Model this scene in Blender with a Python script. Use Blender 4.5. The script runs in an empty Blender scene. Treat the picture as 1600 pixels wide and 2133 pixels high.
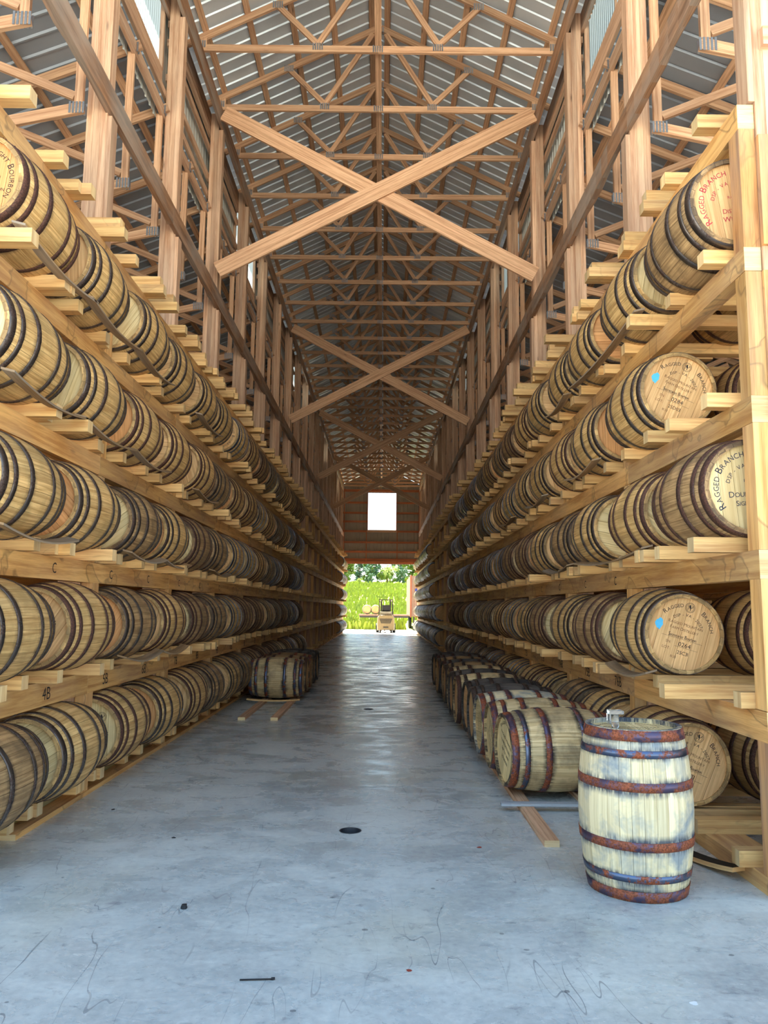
import bpy, math, random
from mathutils import Vector, Matrix, noise as mnoise
rnd = random.Random(7)
C = bpy.context.scene.collection
S = bpy.context.scene
PI = math.pi

# ------------------------------------------------------------------ camera
F_PX = 1600.0
CAM = Vector((0.139, 0.0, 1.55))
def cam_setup():
    roll = 0.0105
    fw = Vector(((797 - 800) / F_PX, (1266 - 1066.5) / F_PX, 1)).normalized()
    up0 = Vector((math.sin(roll), -math.cos(roll), 0))
    up = (up0 - fw * up0.dot(fw)).normalized()
    rt = up.cross(fw)
    rt = fw.cross(up)
    if rt.x < 0: rt = -rt
    # rows of R are the camera axes written in the world
    R = Matrix(((rt[0], fw[0], up[0]), (rt[1], fw[1], up[1]), (rt[2], fw[2], up[2])))
    right, down, fwd = R[0], R[1], R[2]
    m = Matrix((( right[0], -down[0], -fwd[0], CAM.x),
                ( right[1], -down[1], -fwd[1], CAM.y),
                ( right[2], -down[2], -fwd[2], CAM.z), (0, 0, 0, 1)))
    cd = bpy.data.cameras.new('camera'); cd.sensor_fit = 'VERTICAL'
    cd.sensor_height = 24.0; cd.sensor_width = 18.0; cd.lens = 24.0 * F_PX / 2133.0
    cd.clip_start = 0.05; cd.clip_end = 900
    co = bpy.data.objects.new('camera', cd); C.objects.link(co); co.matrix_world = m
    S.camera = co
cam_setup()

# ------------------------------------------------------------------ light
SKY_STRENGTH = 0.54
SUN_STRENGTH = 8.0
S.view_settings.view_transform = 'Standard'
try: S.view_settings.look = 'None'
except Exception: pass
S.view_settings.gamma = 1.0
S.view_settings.use_curve_mapping = False
S.view_settings.exposure = 2.3
cy = S.cycles
cy.max_bounces = 9; cy.diffuse_bounces = 7; cy.glossy_bounces = 3; cy.transmission_bounces = 4
cy.caustics_reflective = False; cy.caustics_refractive = False
cy.sample_clamp_indirect = 8.0
cy.use_denoising = True

class NT:
    """tiny node helper"""
    def __init__(s, nt): s.nt = nt
    def n(s, t, **kw):
        nd = s.nt.nodes.new(t)
        for k, v in kw.items():
            if k.startswith('i_'):
                key = k[2:]
                sock = nd.inputs[int(key)] if key.isdigit() else nd.inputs[key.replace('_', ' ')]
                s.put(sock, v)
            else: setattr(nd, k, v)
        return nd
    def put(s, sock, v):
        if hasattr(v, 'is_output') or isinstance(v, bpy.types.NodeSocket): s.nt.links.new(v, sock)
        elif isinstance(v, bpy.types.Node): s.nt.links.new(v.outputs[0], sock)
        else:
            try: sock.default_value = v
            except Exception: sock.default_value = tuple(v) + (1.0,)
    def ramp(s, fac, stops, interp='LINEAR'):
        r = s.nt.nodes.new('ShaderNodeValToRGB'); r.color_ramp.interpolation = interp
        e = r.color_ramp.elements
        while len(e) < len(stops): e.new(0.5)
        for el, (p, c) in zip(e, stops):
            el.position = p
            el.color = (c, c, c, 1) if isinstance(c, (int, float)) else tuple(c) + (1,)
        s.put(r.inputs[0], fac); return r.outputs[0]
    def noise(s, vec, scale, detail=3.0, rough=0.55, dist=0.0):
        return s.n('ShaderNodeTexNoise', i_Vector=vec, i_Scale=scale, i_Detail=detail, i_Roughness=rough, i_Distortion=dist).outputs[0]
    def math(s, op, a, b=0.0, clamp=False):
        m = s.n('ShaderNodeMath', operation=op, use_clamp=clamp); s.put(m.inputs[0], a); s.put(m.inputs[1], b); return m.outputs[0]
    def mix(s, fac, a, b, mode='MIX'):
        m = s.nt.nodes.new('ShaderNodeMix'); m.data_type = 'RGBA'; m.blend_type = mode
        s.put(m.inputs[0], fac); s.put(m.inputs[6], a); s.put(m.inputs[7], b); return m.outputs[2]
    def mapping(s, vec, scale=(1, 1, 1), loc=(0, 0, 0)):
        return s.n('ShaderNodeMapping', i_Vector=vec, i_Scale=scale, i_Location=loc).outputs[0]
    def bump(s, h, strength=0.3, dist=0.01):
        return s.n('ShaderNodeBump', i_Height=h, i_Strength=strength, i_Distance=dist).outputs[0]

def srgb(r, g, b):
    f = lambda c: (c / 255 / 12.92) if c / 255 <= 0.04045 else ((c / 255 + 0.055) / 1.055) ** 2.4
    return (f(r), f(g), f(b))

def world():
    w = bpy.data.worlds.new('world'); S.world = w; w.use_nodes = True
    nt = w.node_tree; nt.nodes.clear(); t = NT(nt)
    tc = t.n('ShaderNodeTexCoord').outputs['Generated']
    sep = t.n('ShaderNodeSeparateXYZ', i_0=tc)
    base = t.ramp(sep.outputs[2], [(0.0, (0.80, 0.93, 1.0)), (0.12, (0.62, 0.86, 1.0)), (0.5, (0.36, 0.64, 1.0)), (1.0, (0.24, 0.50, 0.95))])
    mp = t.mapping(tc, (2.2, 2.2, 6.0), (0.3, 0.0, 0.35))
    nz = t.noise(mp, 1.6, 6.0, 0.6)
    low = t.ramp(sep.outputs[2], [(0.0, 0.16), (0.08, 0.14), (0.17, 0.0), (1.0, -0.02)])
    cl = t.ramp(t.math('ADD', nz, low), [(0.56, 0.0), (0.66, 1.0)])
    col = t.mix(cl, base, (1.35, 1.35, 1.32))
    bg = t.n('ShaderNodeBackground', i_Color=col, i_Strength=SKY_STRENGTH)
    t.n('ShaderNodeOutputWorld', i_Surface=bg)
world()

def sun():
    ld = bpy.data.lights.new('sun', 'SUN'); ld.energy = SUN_STRENGTH; ld.angle = 0.01
    ld.color = (1.0, 0.95, 0.86)
    o = bpy.data.objects.new('sun', ld); C.objects.link(o)
    el, az = math.radians(62), math.radians(28)      # the sun stands beyond the far door, a little to the left
    d = Vector((-math.sin(az) * math.cos(el), math.cos(az) * math.cos(el), math.sin(el)))
    o.rotation_euler = d.to_track_quat('Z', 'Y').to_euler()
sun()

# ------------------------------------------------------------------ materials
MAT = {}
def principled(name):
    m = bpy.data.materials.new(name); m.use_nodes = True
    nt = m.node_tree; nt.nodes.clear(); t = NT(nt)
    p = t.n('ShaderNodeBsdfPrincipled')
    t.n('ShaderNodeOutputMaterial', i_Surface=p)
    MAT[name] = m
    return t, p

def wood(name, light, dark, grey=0.0, rough=0.65, stain=0.0, knots=1.0, rings=26.0, dirt=(0.10, 0.06, 0.04)):
    t, p = principled(name)
    uv = t.n('ShaderNodeUVMap').outputs[0]
    tint = t.n('ShaderNodeAttribute', attribute_name='tint').outputs['Fac']
    rn = t.n('ShaderNodeObjectInfo').outputs['Random']
    off = t.n('ShaderNodeCombineXYZ', i_X=t.math('MULTIPLY', rn, 37.0), i_Y=t.math('MULTIPLY', rn, 91.0))
    v = t.n('ShaderNodeVectorMath', operation='ADD'); t.put(v.inputs[0], uv); t.put(v.inputs[1], off.outputs[0]); uv2 = v.outputs[0]
    g1 = t.noise(t.mapping(uv2, (0.9, rings, 1)), 1.0, 3.0, 0.6, 0.35)
    g2 = t.noise(t.mapping(uv2, (7.0, 160, 1)), 1.0, 2.0, 0.6)
    g3 = t.noise(t.mapping(uv2, (0.7, 1.6, 1)), 1.3, 3.0, 0.5)
    grain = t.math('ADD', t.math('MULTIPLY', g1, 0.75), t.math('MULTIPLY', g2, 0.25))
    col = t.mix(t.ramp(grain, [(0.38, 1.0), (0.60, 0.0)]), light, dark)
    # per piece lightness
    tv = t.math('ADD', 0.80, t.math('MULTIPLY', tint, 0.40))
    col = t.mix(1.0, col, t.n('ShaderNodeCombineColor', i_0=tv, i_1=tv, i_2=tv).outputs[0], 'MULTIPLY')
    if knots:
        vo = t.n('ShaderNodeTexVoronoi', i_Vector=t.mapping(uv2, (1.3, 5.0, 1)), i_Scale=1.0, i_Randomness=1.0)
        kn = t.ramp(vo.outputs['Distance'], [(0.02, 1.0), (0.09, 0.0)])
        col = t.mix(t.math('MULTIPLY', kn, 0.75 * knots), col, dirt)
    if stain:
        ns = t.noise(t.mapping(uv2, (1.5, 2.2, 1)), 1.0, 3.0, 0.5, 0.4)
        ring = t.ramp(ns, [(0.575, 0.0), (0.59, 1.0), (0.60, 0.25), (0.8, 0.35)])
        col = t.mix(t.math('MULTIPLY', ring, stain), col, (0.12, 0.065, 0.03))
    if grey:
        col = t.mix(t.math('MULTIPLY', t.ramp(g3, [(0.42, 0.0), (0.62, 1.0)]), grey), col, (0.36, 0.35, 0.31))
    t.put(p.inputs['Base Color'], col); p.inputs['Roughness'].default_value = rough
    p.inputs['Specular IOR Level'].default_value = 0.25
    t.put(p.inputs['Normal'], t.bump(grain, 0.25, 0.006))
    return MAT[name]

wood('pine_post', srgb(216, 178, 144), srgb(176, 130, 98), rings=22, knots=1.0, grey=0.15)
wood('pine_truss', srgb(218, 176, 138), srgb(176, 130, 96), rings=40, knots=0.9)
wood('rack_beam', srgb(226, 178, 112), srgb(186, 132, 76), stain=0.55, rings=16, knots=0.6, grey=0.18)
wood('rack_rail', srgb(236, 194, 128), srgb(200, 148, 90), stain=0.2, rings=24, knots=0.5, grey=0.12)
wood('end_grain', srgb(238, 206, 150), srgb(210, 166, 108), rings=18, knots=0.0, grey=0.25)
wood('end_board', srgb(218, 160, 98), srgb(150, 96, 58), rings=14, knots=0.8, grey=0.35, stain=0.3)
wood('treated_sill', srgb(168, 152, 96), srgb(128, 110, 62), rings=20, knots=0.5, grey=0.3, stain=0.4)
wood('barky_beam', srgb(176, 132, 98), srgb(120, 84, 58), rings=12, knots=0.8, grey=0.5)
wood('strip_wood', srgb(168, 136, 98), srgb(122, 96, 68), rings=20, knots=0.0, grey=0.4)
wood('char_wood', srgb(30, 28, 28), srgb(12, 12, 13), rings=20, knots=0.0)
wood('grey_board', srgb(176, 180, 184), srgb(140, 142, 146), rings=20, knots=0.0, grey=0.5)

def oak(name, light, dark, stainc, stain_amt, blotch, blot_amt, rough=0.6):
    """barrel oak: long axis on object Y, dark weather marks beside the hoops"""
    t, p = principled(name)
    uv = t.n('ShaderNodeUVMap').outputs[0]
    tint = t.n('ShaderNodeAttribute', attribute_name='tint').outputs['Fac']
    rn = t.n('ShaderNodeObjectInfo').outputs['Random']
    off = t.n('ShaderNodeCombineXYZ', i_X=t.math('MULTIPLY', rn, 53.0), i_Y=t.math('MULTIPLY', rn, 71.0))
    v = t.n('ShaderNodeVectorMath', operation='ADD'); t.put(v.inputs[0], uv); t.put(v.inputs[1], off.outputs[0]); uv2 = v.outputs[0]
    oc = t.n('ShaderNodeTexCoord').outputs['Object']
    geo = t.n('ShaderNodeNewGeometry').outputs['Position']
    g1 = t.noise(t.mapping(uv2, (2.0, 60, 1)), 1.0, 3.0, 0.6, 0.4)
    col = t.mix(t.ramp(g1, [(0.36, 1.0), (0.62, 0.0)]), light, dark)
    tv = t.math('ADD', 0.74, t.math('ADD', t.math('MULTIPLY', tint, 0.26), t.math('MULTIPLY', rn, 0.26)))
    col = t.mix(1.0, col, t.n('ShaderNodeCombineColor', i_0=tv, i_1=tv, i_2=t.math('SUBTRACT', tv, t.math('MULTIPLY', rn, 0.02))).outputs[0], 'MULTIPLY')
    b = t.noise(t.mapping(geo, (5, 5, 5)), 1.0, 4.0, 0.6, 0.3)
    col = t.mix(t.math('MULTIPLY', t.ramp(b, [(0.46, 0.0), (0.66, 1.0)]), blot_amt), col, blotch)
    sy = t.n('ShaderNodeSeparateXYZ', i_0=oc).outputs[1]
    ay = t.math('DIVIDE', t.math('ABSOLUTE', sy), 0.46)
    near = t.ramp(ay, [(0.19, 0.0), (0.255, 0.9), (0.30, 1.0), (0.385, 0.9), (0.45, 0.0), (0.60, 0.0), (0.645, 0.9), (0.74, 0.9), (0.79, 0.25), (0.83, 0.9), (0.96, 1.0)])
    st = t.noise(t.mapping(uv2, (9.0, 45, 1)), 1.0, 3.0, 0.7)
    b2 = t.noise(t.mapping(geo, (7, 7, 7)), 1.0, 2.0, 0.5)
    m = t.math('MULTIPLY', near, t.ramp(t.math('ADD', t.math('MULTIPLY', st, 0.5), t.math('MULTIPLY', b2, 0.5)), [(0.42, 0.0), (0.55, 1.0)]))
    col = t.mix(t.math('MULTIPLY', m, stain_amt), col, stainc)
    t.put(p.inputs['Base Color'], col); p.inputs['Roughness'].default_value = rough
    p.inputs['Specular IOR Level'].default_value = 0.3
    t.put(p.inputs['Normal'], t.bump(g1, 0.2, 0.004))
oak('oak_rack', srgb(222, 182, 122), srgb(176, 134, 80), srgb(62, 52, 44), 0.55, srgb(148, 122, 74), 0.45)
oak('oak_brown', srgb(186, 150, 104), srgb(138, 106, 70), srgb(48, 40, 36), 0.7, srgb(98, 78, 56), 0.6)
oak('oak_pale', srgb(238, 220, 178), srgb(212, 190, 144), srgb(62, 70, 84), 1.0, srgb(128, 140, 148), 0.85)
oak('oak_floor', srgb(222, 196, 148), srgb(184, 154, 106), srgb(40, 36, 36), 0.95, srgb(104, 88, 68), 0.6)
oak('oak_black', srgb(112, 104, 96), srgb(74, 68, 64), srgb(26, 24, 24), 0.8, srgb(52, 48, 46), 0.7)
oak('oak_head', srgb(234, 190, 134), srgb(204, 156, 102), srgb(120, 90, 56), 0.0, srgb(196, 156, 104), 0.4)
oak('oak_head_pale', srgb(234, 210, 156), srgb(206, 176, 120), srgb(120, 90, 56), 0.0, srgb(196, 172, 124), 0.4)
oak('oak_head_orange', srgb(226, 168, 110), srgb(200, 140, 84), srgb(120, 90, 56), 0.0, srgb(206, 150, 96), 0.4)

def hoopmat(name, steel, rust, amt, rough=0.42, metal=0.75, scale=9.0):
    t, p = principled(name)
    g = t.n('ShaderNodeNewGeometry').outputs['Position']
    rn = t.n('ShaderNodeObjectInfo').outputs['Random']
    a = t.noise(t.mapping(g, (scale,) * 3), 1.0, 6.0, 0.65)
    b = t.noise(t.mapping(g, (90, 90, 90)), 1.0, 2.0, 0.6)
    k = t.math('ADD', t.math('MULTIPLY', a, 0.72), t.math('MULTIPLY', b, 0.28))
    f = t.ramp(k, [(0.60 - 0.22 * amt - 0.03, 0.0), (0.60 - 0.22 * amt + 0.04, 1.0)])
    rc = t.mix(t.ramp(b, [(0.35, 0.0), (0.62, 1.0)]), rust, tuple(c * 0.35 for c in rust))
    t.put(p.inputs['Base Color'], t.mix(f, steel, rc))
    t.put(p.inputs['Metallic'], t.math('MULTIPLY', t.math('SUBTRACT', 1.0, f), metal))
    t.put(p.inputs['Roughness'], t.math('ADD', rough, t.math('MULTIPLY', f, 0.35)))
    t.put(p.inputs['Normal'], t.bump(k, 0.25, 0.004))
hoopmat('hoop_dark', srgb(100, 90, 84), srgb(84, 58, 46), 0.35, 0.36, 0.75)
hoopmat('hoop_brown', srgb(92, 72, 66), srgb(98, 60, 44), 0.8, 0.45, 0.6)
hoopmat('hoop_steel', srgb(112, 120, 138), srgb(92, 52, 36), 0.1, 0.3, 0.85)
hoopmat('hoop_blue', srgb(94, 104, 126), srgb(172, 86, 44), 0.34, 0.30, 0.85, 12.0)
hoopmat('hoop_rust', srgb(92, 80, 100), srgb(168, 88, 50), 0.62, 0.40, 0.75, 9.0)

def plain(name, col, rough=0.6, metal=0.0, bump=0.0, var=0.12, scale=8.0):
    t, p = principled(name)
    g = t.n('ShaderNodeTexCoord').outputs['Object']
    a = t.noise(t.mapping(g, (scale,) * 3), 1.0, 4.0, 0.6)
    t.put(p.inputs['Base Color'], t.mix(t.ramp(a, [(0.3, 0.0), (0.7, 1.0)]), tuple(c * (1 - var) for c in col), tuple(min(1, c * (1 + var)) for c in col)))
    p.inputs['Roughness'].default_value = rough; p.inputs['Metallic'].default_value = metal
    if bump: t.put(p.inputs['Normal'], t.bump(a, bump, 0.01))
plain('ink_black', srgb(40, 34, 34), 0.8)
plain('ink_faded', srgb(122, 84, 52), 0.8)
plain('ink_navy', srgb(36, 40, 62), 0.8)
plain('ink_red', srgb(176, 44, 62), 0.8)
plain('paint_blue', srgb(84, 186, 232), 0.7)
plain('paint_red', srgb(190, 60, 60), 0.7)
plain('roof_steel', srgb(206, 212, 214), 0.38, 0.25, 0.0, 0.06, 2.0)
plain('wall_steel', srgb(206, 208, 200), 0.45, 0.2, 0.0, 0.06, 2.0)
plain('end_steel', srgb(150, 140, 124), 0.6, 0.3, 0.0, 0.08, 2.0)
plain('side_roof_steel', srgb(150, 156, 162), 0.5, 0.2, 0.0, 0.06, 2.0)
plain('plate_steel', srgb(150, 156, 162), 0.4, 0.8)
plain('nail_dark', srgb(50, 42, 38), 0.6)
plain('forklift_tan', srgb(128, 110, 76), 0.45)
plain('forklift_white', srgb(170, 164, 146), 0.5)
plain('rubber', srgb(40, 40, 42), 0.8)
plain('dark_metal', srgb(62, 58, 56), 0.5, 0.5)
plain('container_tan', srgb(134, 102, 82), 0.6)
plain('container_orange', srgb(140, 76, 44), 0.6)
plain('sign_blue', srgb(20, 40, 110), 0.6)
plain('tree_green', srgb(100, 124, 58), 0.9, 0, 0, 0.35, 0.8)
plain('tree_yellow', srgb(128, 146, 50), 0.9, 0, 0, 0.3, 0.8)
plain('tree_blue', srgb(88, 118, 88), 0.9, 0, 0, 0.3, 0.8)
plain('bark', srgb(110, 92, 72), 0.9)
plain('field_green', srgb(150, 154, 62), 0.95, 0, 0, 0.35, 0.22)
plain('tuft_green', srgb(136, 148, 52), 0.9, 0, 0, 0.4, 0.9)
plain('gravel', srgb(214, 208, 192), 0.9, 0, 0.3, 0.15, 6)
plain('debris_black', srgb(34, 32, 34), 0.8)
plain('leaf_red', srgb(150, 62, 44), 0.8)
plain('iron_drain', srgb(66, 68, 74), 0.45, 0.6)

def concrete():
    t, p = principled('concrete')
    g = t.n('ShaderNodeNewGeometry').outputs['Position']
    big = t.noise(t.mapping(g, (0.55, 0.8, 1)), 1.0, 4.0, 0.6, 0.5)
    swirl = t.noise(t.mapping(g, (2.2, 3.4, 1)), 1.0, 6.0, 0.68, 0.5)
    fine = t.noise(t.mapping(g, (26, 26, 26)), 1.0, 3.0, 0.6)
    k = t.math('ADD', t.math('MULTIPLY', big, 0.45), t.math('ADD', t.math('MULTIPLY', swirl, 0.30), t.math('MULTIPLY', fine, 0.25)))
    col = t.ramp(k, [(0.30, srgb(146, 149, 147)), (0.45, srgb(180, 184, 180)), (0.58, srgb(206, 209, 202)), (0.76, srgb(224, 226, 216))])
    warm = t.noise(t.mapping(g, (0.9, 0.9, 1), (7, 3, 0)), 1.0, 3.0, 0.5)
    col = t.mix(t.math('MULTIPLY', t.ramp(warm, [(0.55, 0.0), (0.72, 1.0)]), 0.35), col, srgb(190, 184, 158))
    # paint spots and dark specks
    grit = t.noise(t.mapping(g, (11, 17, 11)), 1.0, 5.0, 0.75, 0.6)
    col = t.mix(t.math('MULTIPLY', t.ramp(grit, [(0.30, 1.0), (0.43, 0.0)]), 0.55), col, srgb(116, 120, 124))
    col = t.mix(t.math('MULTIPLY', t.ramp(grit, [(0.60, 0.0), (0.70, 1.0)]), 0.40), col, srgb(232, 234, 228))
    vo = t.n('ShaderNodeTexVoronoi', i_Vector=t.mapping(g, (1.9, 1.9, 0)), i_Scale=1.0)
    wob = t.math('ADD', vo.outputs['Distance'], t.math('MULTIPLY', t.math('SUBTRACT', fine, 0.5), 0.07))
    sel = t.n('ShaderNodeSeparateColor', i_0=vo.outputs['Color'])
    spot = t.math('MULTIPLY', t.math('LESS_THAN', wob, 0.035), t.math('GREATER_THAN', sel.outputs[0], 0.62))
    col = t.mix(spot, col, srgb(236, 240, 240))
    vo2 = t.n('ShaderNodeTexVoronoi', i_Vector=t.mapping(g, (4.5, 5.5, 0), (3, 2, 0)), i_Scale=1.0)
    s2 = t.n('ShaderNodeSeparateColor', i_0=vo2.outputs['Color'])
    wob2 = t.math('ADD', vo2.outputs['Distance'], t.math('MULTIPLY', t.math('SUBTRACT', fine, 0.5), 0.12))
    spk = t.math('MULTIPLY', t.math('LESS_THAN', wob2, 0.06), t.math('GREATER_THAN', s2.outputs[1], 0.40))
    col = t.mix(t.math('MULTIPLY', spk, 0.6), col, srgb(70, 72, 78))
    # long scratches and cracks
    def lines(scale, loc, w, amt, c, col, rot=0.0):
        mp = t.n('ShaderNodeMapping', i_Vector=g, i_Scale=scale, i_Location=loc, i_Rotation=(0, 0, rot)).outputs[0]
        nz = t.noise(mp, 1.0, 2.0, 0.5, 0.3)
        gate = t.ramp(t.noise(t.mapping(g, (1.3, 1.3, 1), loc), 1.0, 1.0), [(0.52, 0.0), (0.60, 1.0)])
        ln = t.math('LESS_THAN', t.math('ABSOLUTE', t.math('SUBTRACT', nz, 0.5)), w)
        return t.mix(t.math('MULTIPLY', t.math('MULTIPLY', ln, gate), amt), col, c)
    col = lines((5.0, 0.8, 1), (1, 4, 0), 0.0030, 0.5, srgb(92, 96, 104), col, 0.1)
    col = lines((3.0, 0.5, 1), (9, 2, 0), 0.0022, 0.55, srgb(80, 84, 92), col, -0.25)
    col = lines((0.7, 3.0, 1), (5, 8, 0), 0.0018, 0.25, srgb(100, 104, 110), col, 0.3)
    t.put(p.inputs['Base Color'], col)
    rg = t.ramp(t.math('ADD', t.math('MULTIPLY', swirl, 0.7), t.math('MULTIPLY', big, 0.3)), [(0.38, 0.14), (0.60, 0.42)])
    t.put(p.inputs['Roughness'], rg)
    p.inputs['Specular IOR Level'].default_value = 0.9
    wav = t.noise(t.mapping(g, (1.2, 4.0, 1)), 1.0, 3.0, 0.55, 0.6)
    t.put(p.inputs['Normal'], t.bump(t.math('ADD', wav, t.math('MULTIPLY', fine, 0.04)), 0.35, 0.01))
concrete()

def clear_plastic():
    t, p = principled('clear_plastic')
    p.inputs['Base Color'].default_value = (0.95, 0.97, 0.98, 1)
    p.inputs['Roughness'].default_value = 0.05; p.inputs['Transmission Weight'].default_value = 0.9
    p.inputs['IOR'].default_value = 1.4
clear_plastic()
def skylight_mat():
    m = bpy.data.materials.new('skylight_panel'); m.use_nodes = True; MAT['skylight_panel'] = m
    nt = m.node_tree; nt.nodes.clear(); t = NT(nt)
    tr = t.n('ShaderNodeBsdfTranslucent', i_Color=(0.26, 0.28, 0.26, 1))
    t.n('ShaderNodeOutputMaterial', i_Surface=tr)
skylight_mat()

# ------------------------------------------------------------------ mesh builder
class MB:
    def __init__(s): s.v = []; s.f = []; s.uv = []; s.t = []; s.m = []; s.sm = []
    def face(s, idx, uvs, tint=0.5, mat=0, smooth=False):
        s.f.append(idx); s.uv.extend(uvs); s.t.append(tint); s.m.append(mat); s.sm.append(smooth)
    def quad(s, p, uvs=None, tint=0.5, mat=0, smooth=False):
        n = len(s.v); s.v.extend(p)
        s.face(tuple(range(n, n + len(p))), uvs or [(q[0], q[1]) for q in p], tint, mat, smooth)
    def obox(s, o, ax, ay, az, tint=None, endmat=0):
        """box from corner o with edge vectors; the grain runs along ax"""
        if tint is None: tint = rnd.random()
        o = Vector(o); ax = Vector(ax); ay = Vector(ay); az = Vector(az)
        c = [o + ax * i + ay * j + az * k for k in (0, 1) for j in (0, 1) for i in (0, 1)]
        n = len(s.v); s.v.extend(c)
        L, A, B = ax.length, ay.length, az.length
        u0, v0 = rnd.random() * 50, rnd.random() * 50
        flip = ax.cross(ay).dot(az) < 0
        def q(i, uv, m=0):
            i = tuple(n + k for k in i)
            if flip: i = i[::-1]; uv = uv[::-1]
            s.face(i, uv, tint, m)
        q((0, 2, 3, 1), [(u0, v0), (u0, v0 + A), (u0 + L, v0 + A), (u0 + L, v0)])
        q((4, 5, 7, 6), [(u0, v0 + 3), (u0 + L, v0 + 3), (u0 + L, v0 + 3 + A), (u0, v0 + 3 + A)])
        q((0, 1, 5, 4), [(u0, v0 + 5), (u0 + L, v0 + 5), (u0 + L, v0 + 5 + B), (u0, v0 + 5 + B)])
        q((2, 6, 7, 3), [(u0, v0 + 7), (u0, v0 + 7 + B), (u0 + L, v0 + 7 + B), (u0 + L, v0 + 7)])
        q((0, 4, 6, 2), [(u0, v0), (u0 + B, v0), (u0 + B, v0 + A), (u0, v0 + A)], endmat)
        q((1, 3, 7, 5), [(u0, v0), (u0, v0 + A), (u0 + B, v0 + A), (u0 + B, v0)], endmat)
    def box(s, x0, x1, y0, y1, z0, z1, tint=None, axis=None, endmat=0):
        d = [x1 - x0, y1 - y0, z1 - z0]
        if axis is None: axis = max(range(3), key=lambda i: abs(d[i]))
        E = [Vector((d[0], 0, 0)), Vector((0, d[1], 0)), Vector((0, 0, d[2]))]
        a = axis; b = (a + 1) % 3; c = (a + 2) % 3
        s.obox((x0, y0, z0), E[a], E[b], E[c], tint, endmat)
    def bar(s, p0, p1, w, h, side=(0, 1, 0), tint=None, endmat=0):
        """bar along p0-p1; w is measured along side, h across it"""
        p0 = Vector(p0); p1 = Vector(p1); ax = p1 - p0
        sd = Vector(side); sd = (sd - ax * (sd.dot(ax) / ax.length_squared)).normalized()
        up = ax.cross(sd).normalized()
        s.obox(p0 - sd * w / 2 - up * h / 2, ax, sd * w, up * h, tint, endmat)
    def prism(s, poly, depth, tint=0.5, mat=0, axis='Y'):
        """poly of (x,z) points, extruded along Y by depth"""
        n = len(s.v); k = len(poly)
        s.v.extend([Vector((x, 0, z)) for x, z in poly] + [Vector((x, depth, z)) for x, z in poly])
        s.face(tuple(range(n, n + k)), [(x, z) for x, z in poly], tint, mat)
        s.face(tuple(range(n + 2 * k - 1, n + k - 1, -1)), [(x, z) for x, z in poly[::-1]], tint, mat)
        for i in range(k):
            j = (i + 1) % k
            s.face((n + j, n + i, n + k + i, n + k + j), [(0, 0), (.1, 0), (.1, depth), (0, depth)], tint, mat)
    def tube(s, p0, p1, r0, r1=None, seg=12, mat=0, caps=True, tint=0.5):
        r1 = r0 if r1 is None else r1
        p0 = Vector(p0); p1 = Vector(p1); a = (p1 - p0).normalized()
        b = a.orthogonal().normalized(); c = a.cross(b); n = len(s.v)
        for p, r in ((p0, r0), (p1, r1)):
            for i in range(seg):
                an = 2 * PI * i / seg; s.v.append(p + (b * math.cos(an) + c * math.sin(an)) * r)
        for i in range(seg):
            j = (i + 1) % seg
            s.face((n + i, n + j, n + seg + j, n + seg + i), [(0, i / seg), (0, (i + 1) / seg), (1, (i + 1) / seg), (1, i / seg)], tint, mat, True)
        if caps:
            s.face(tuple(range(n + seg - 1, n - 1, -1)), [(0, 0)] * seg, tint, mat)
            s.face(tuple(range(n + seg, n + 2 * seg)), [(0, 0)] * seg, tint, mat)
    def mesh(s, name, mats):
        me = bpy.data.meshes.new(name)
        me.from_pydata([tuple(v) for v in s.v], [], s.f)
        uvl = me.uv_layers.new(name='UVMap')
        flat = [c for uv in s.uv for c in uv]; uvl.data.foreach_set('uv', flat)
        at = me.attributes.new('tint', 'FLOAT', 'FACE'); at.data.foreach_set('value', s.t)
        me.polygons.foreach_set('material_index', s.m)
        me.polygons.foreach_set('use_smooth', s.sm)
        for m in (mats if isinstance(mats, (list, tuple)) else [mats]): me.materials.append(MAT[m])
        me.update()
        return me
def link(name, me, parent=None, loc=None, mat=None):
    o = bpy.data.objects.new(name, me); C.objects.link(o)
    if parent is not None: o.parent = parent
    if loc is not None: o.location = loc
    if mat is not None:
        o.material_slots[0].link = 'OBJECT'; o.material_slots[0].material = MAT[mat]
    return o
def build(mb, name, mats, parent=None, loc=None): return link(name, mb.mesh(name, mats), parent, loc)
def tag(o, label=None, cat=None, group=None, kind=None):
    if label: o['label'] = label
    if cat: o['category'] = cat
    if group: o['group'] = group
    if kind: o['kind'] = kind
    return o
def empty(name, loc=(0, 0, 0), rz=0.0):
    o = bpy.data.objects.new(name, None); o.empty_display_size = 0.1; C.objects.link(o)
    o.location = loc; o.rotation_euler = (0, 0, rz); return o
ORD = ['first', 'second', 'third', 'fourth', 'fifth', 'sixth', 'seventh', 'eighth', 'ninth', 'tenth', 'eleventh', 'twelfth',
       'thirteenth', 'fourteenth', 'fifteenth', 'sixteenth', 'seventeenth', 'eighteenth', 'nineteenth', 'twentieth']
def ordn(i):
    if i < 20: return ORD[i]
    n = i + 1; tens = {2: 'twenty', 3: 'thirty', 4: 'forty', 5: 'fifty'}[n // 10]
    if n % 10 == 0: return {20: 'twentieth', 30: 'thirtieth', 40: 'fortieth', 50: 'fiftieth'}[n]
    return tens + '-' + ORD[n % 10 - 1]

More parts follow.
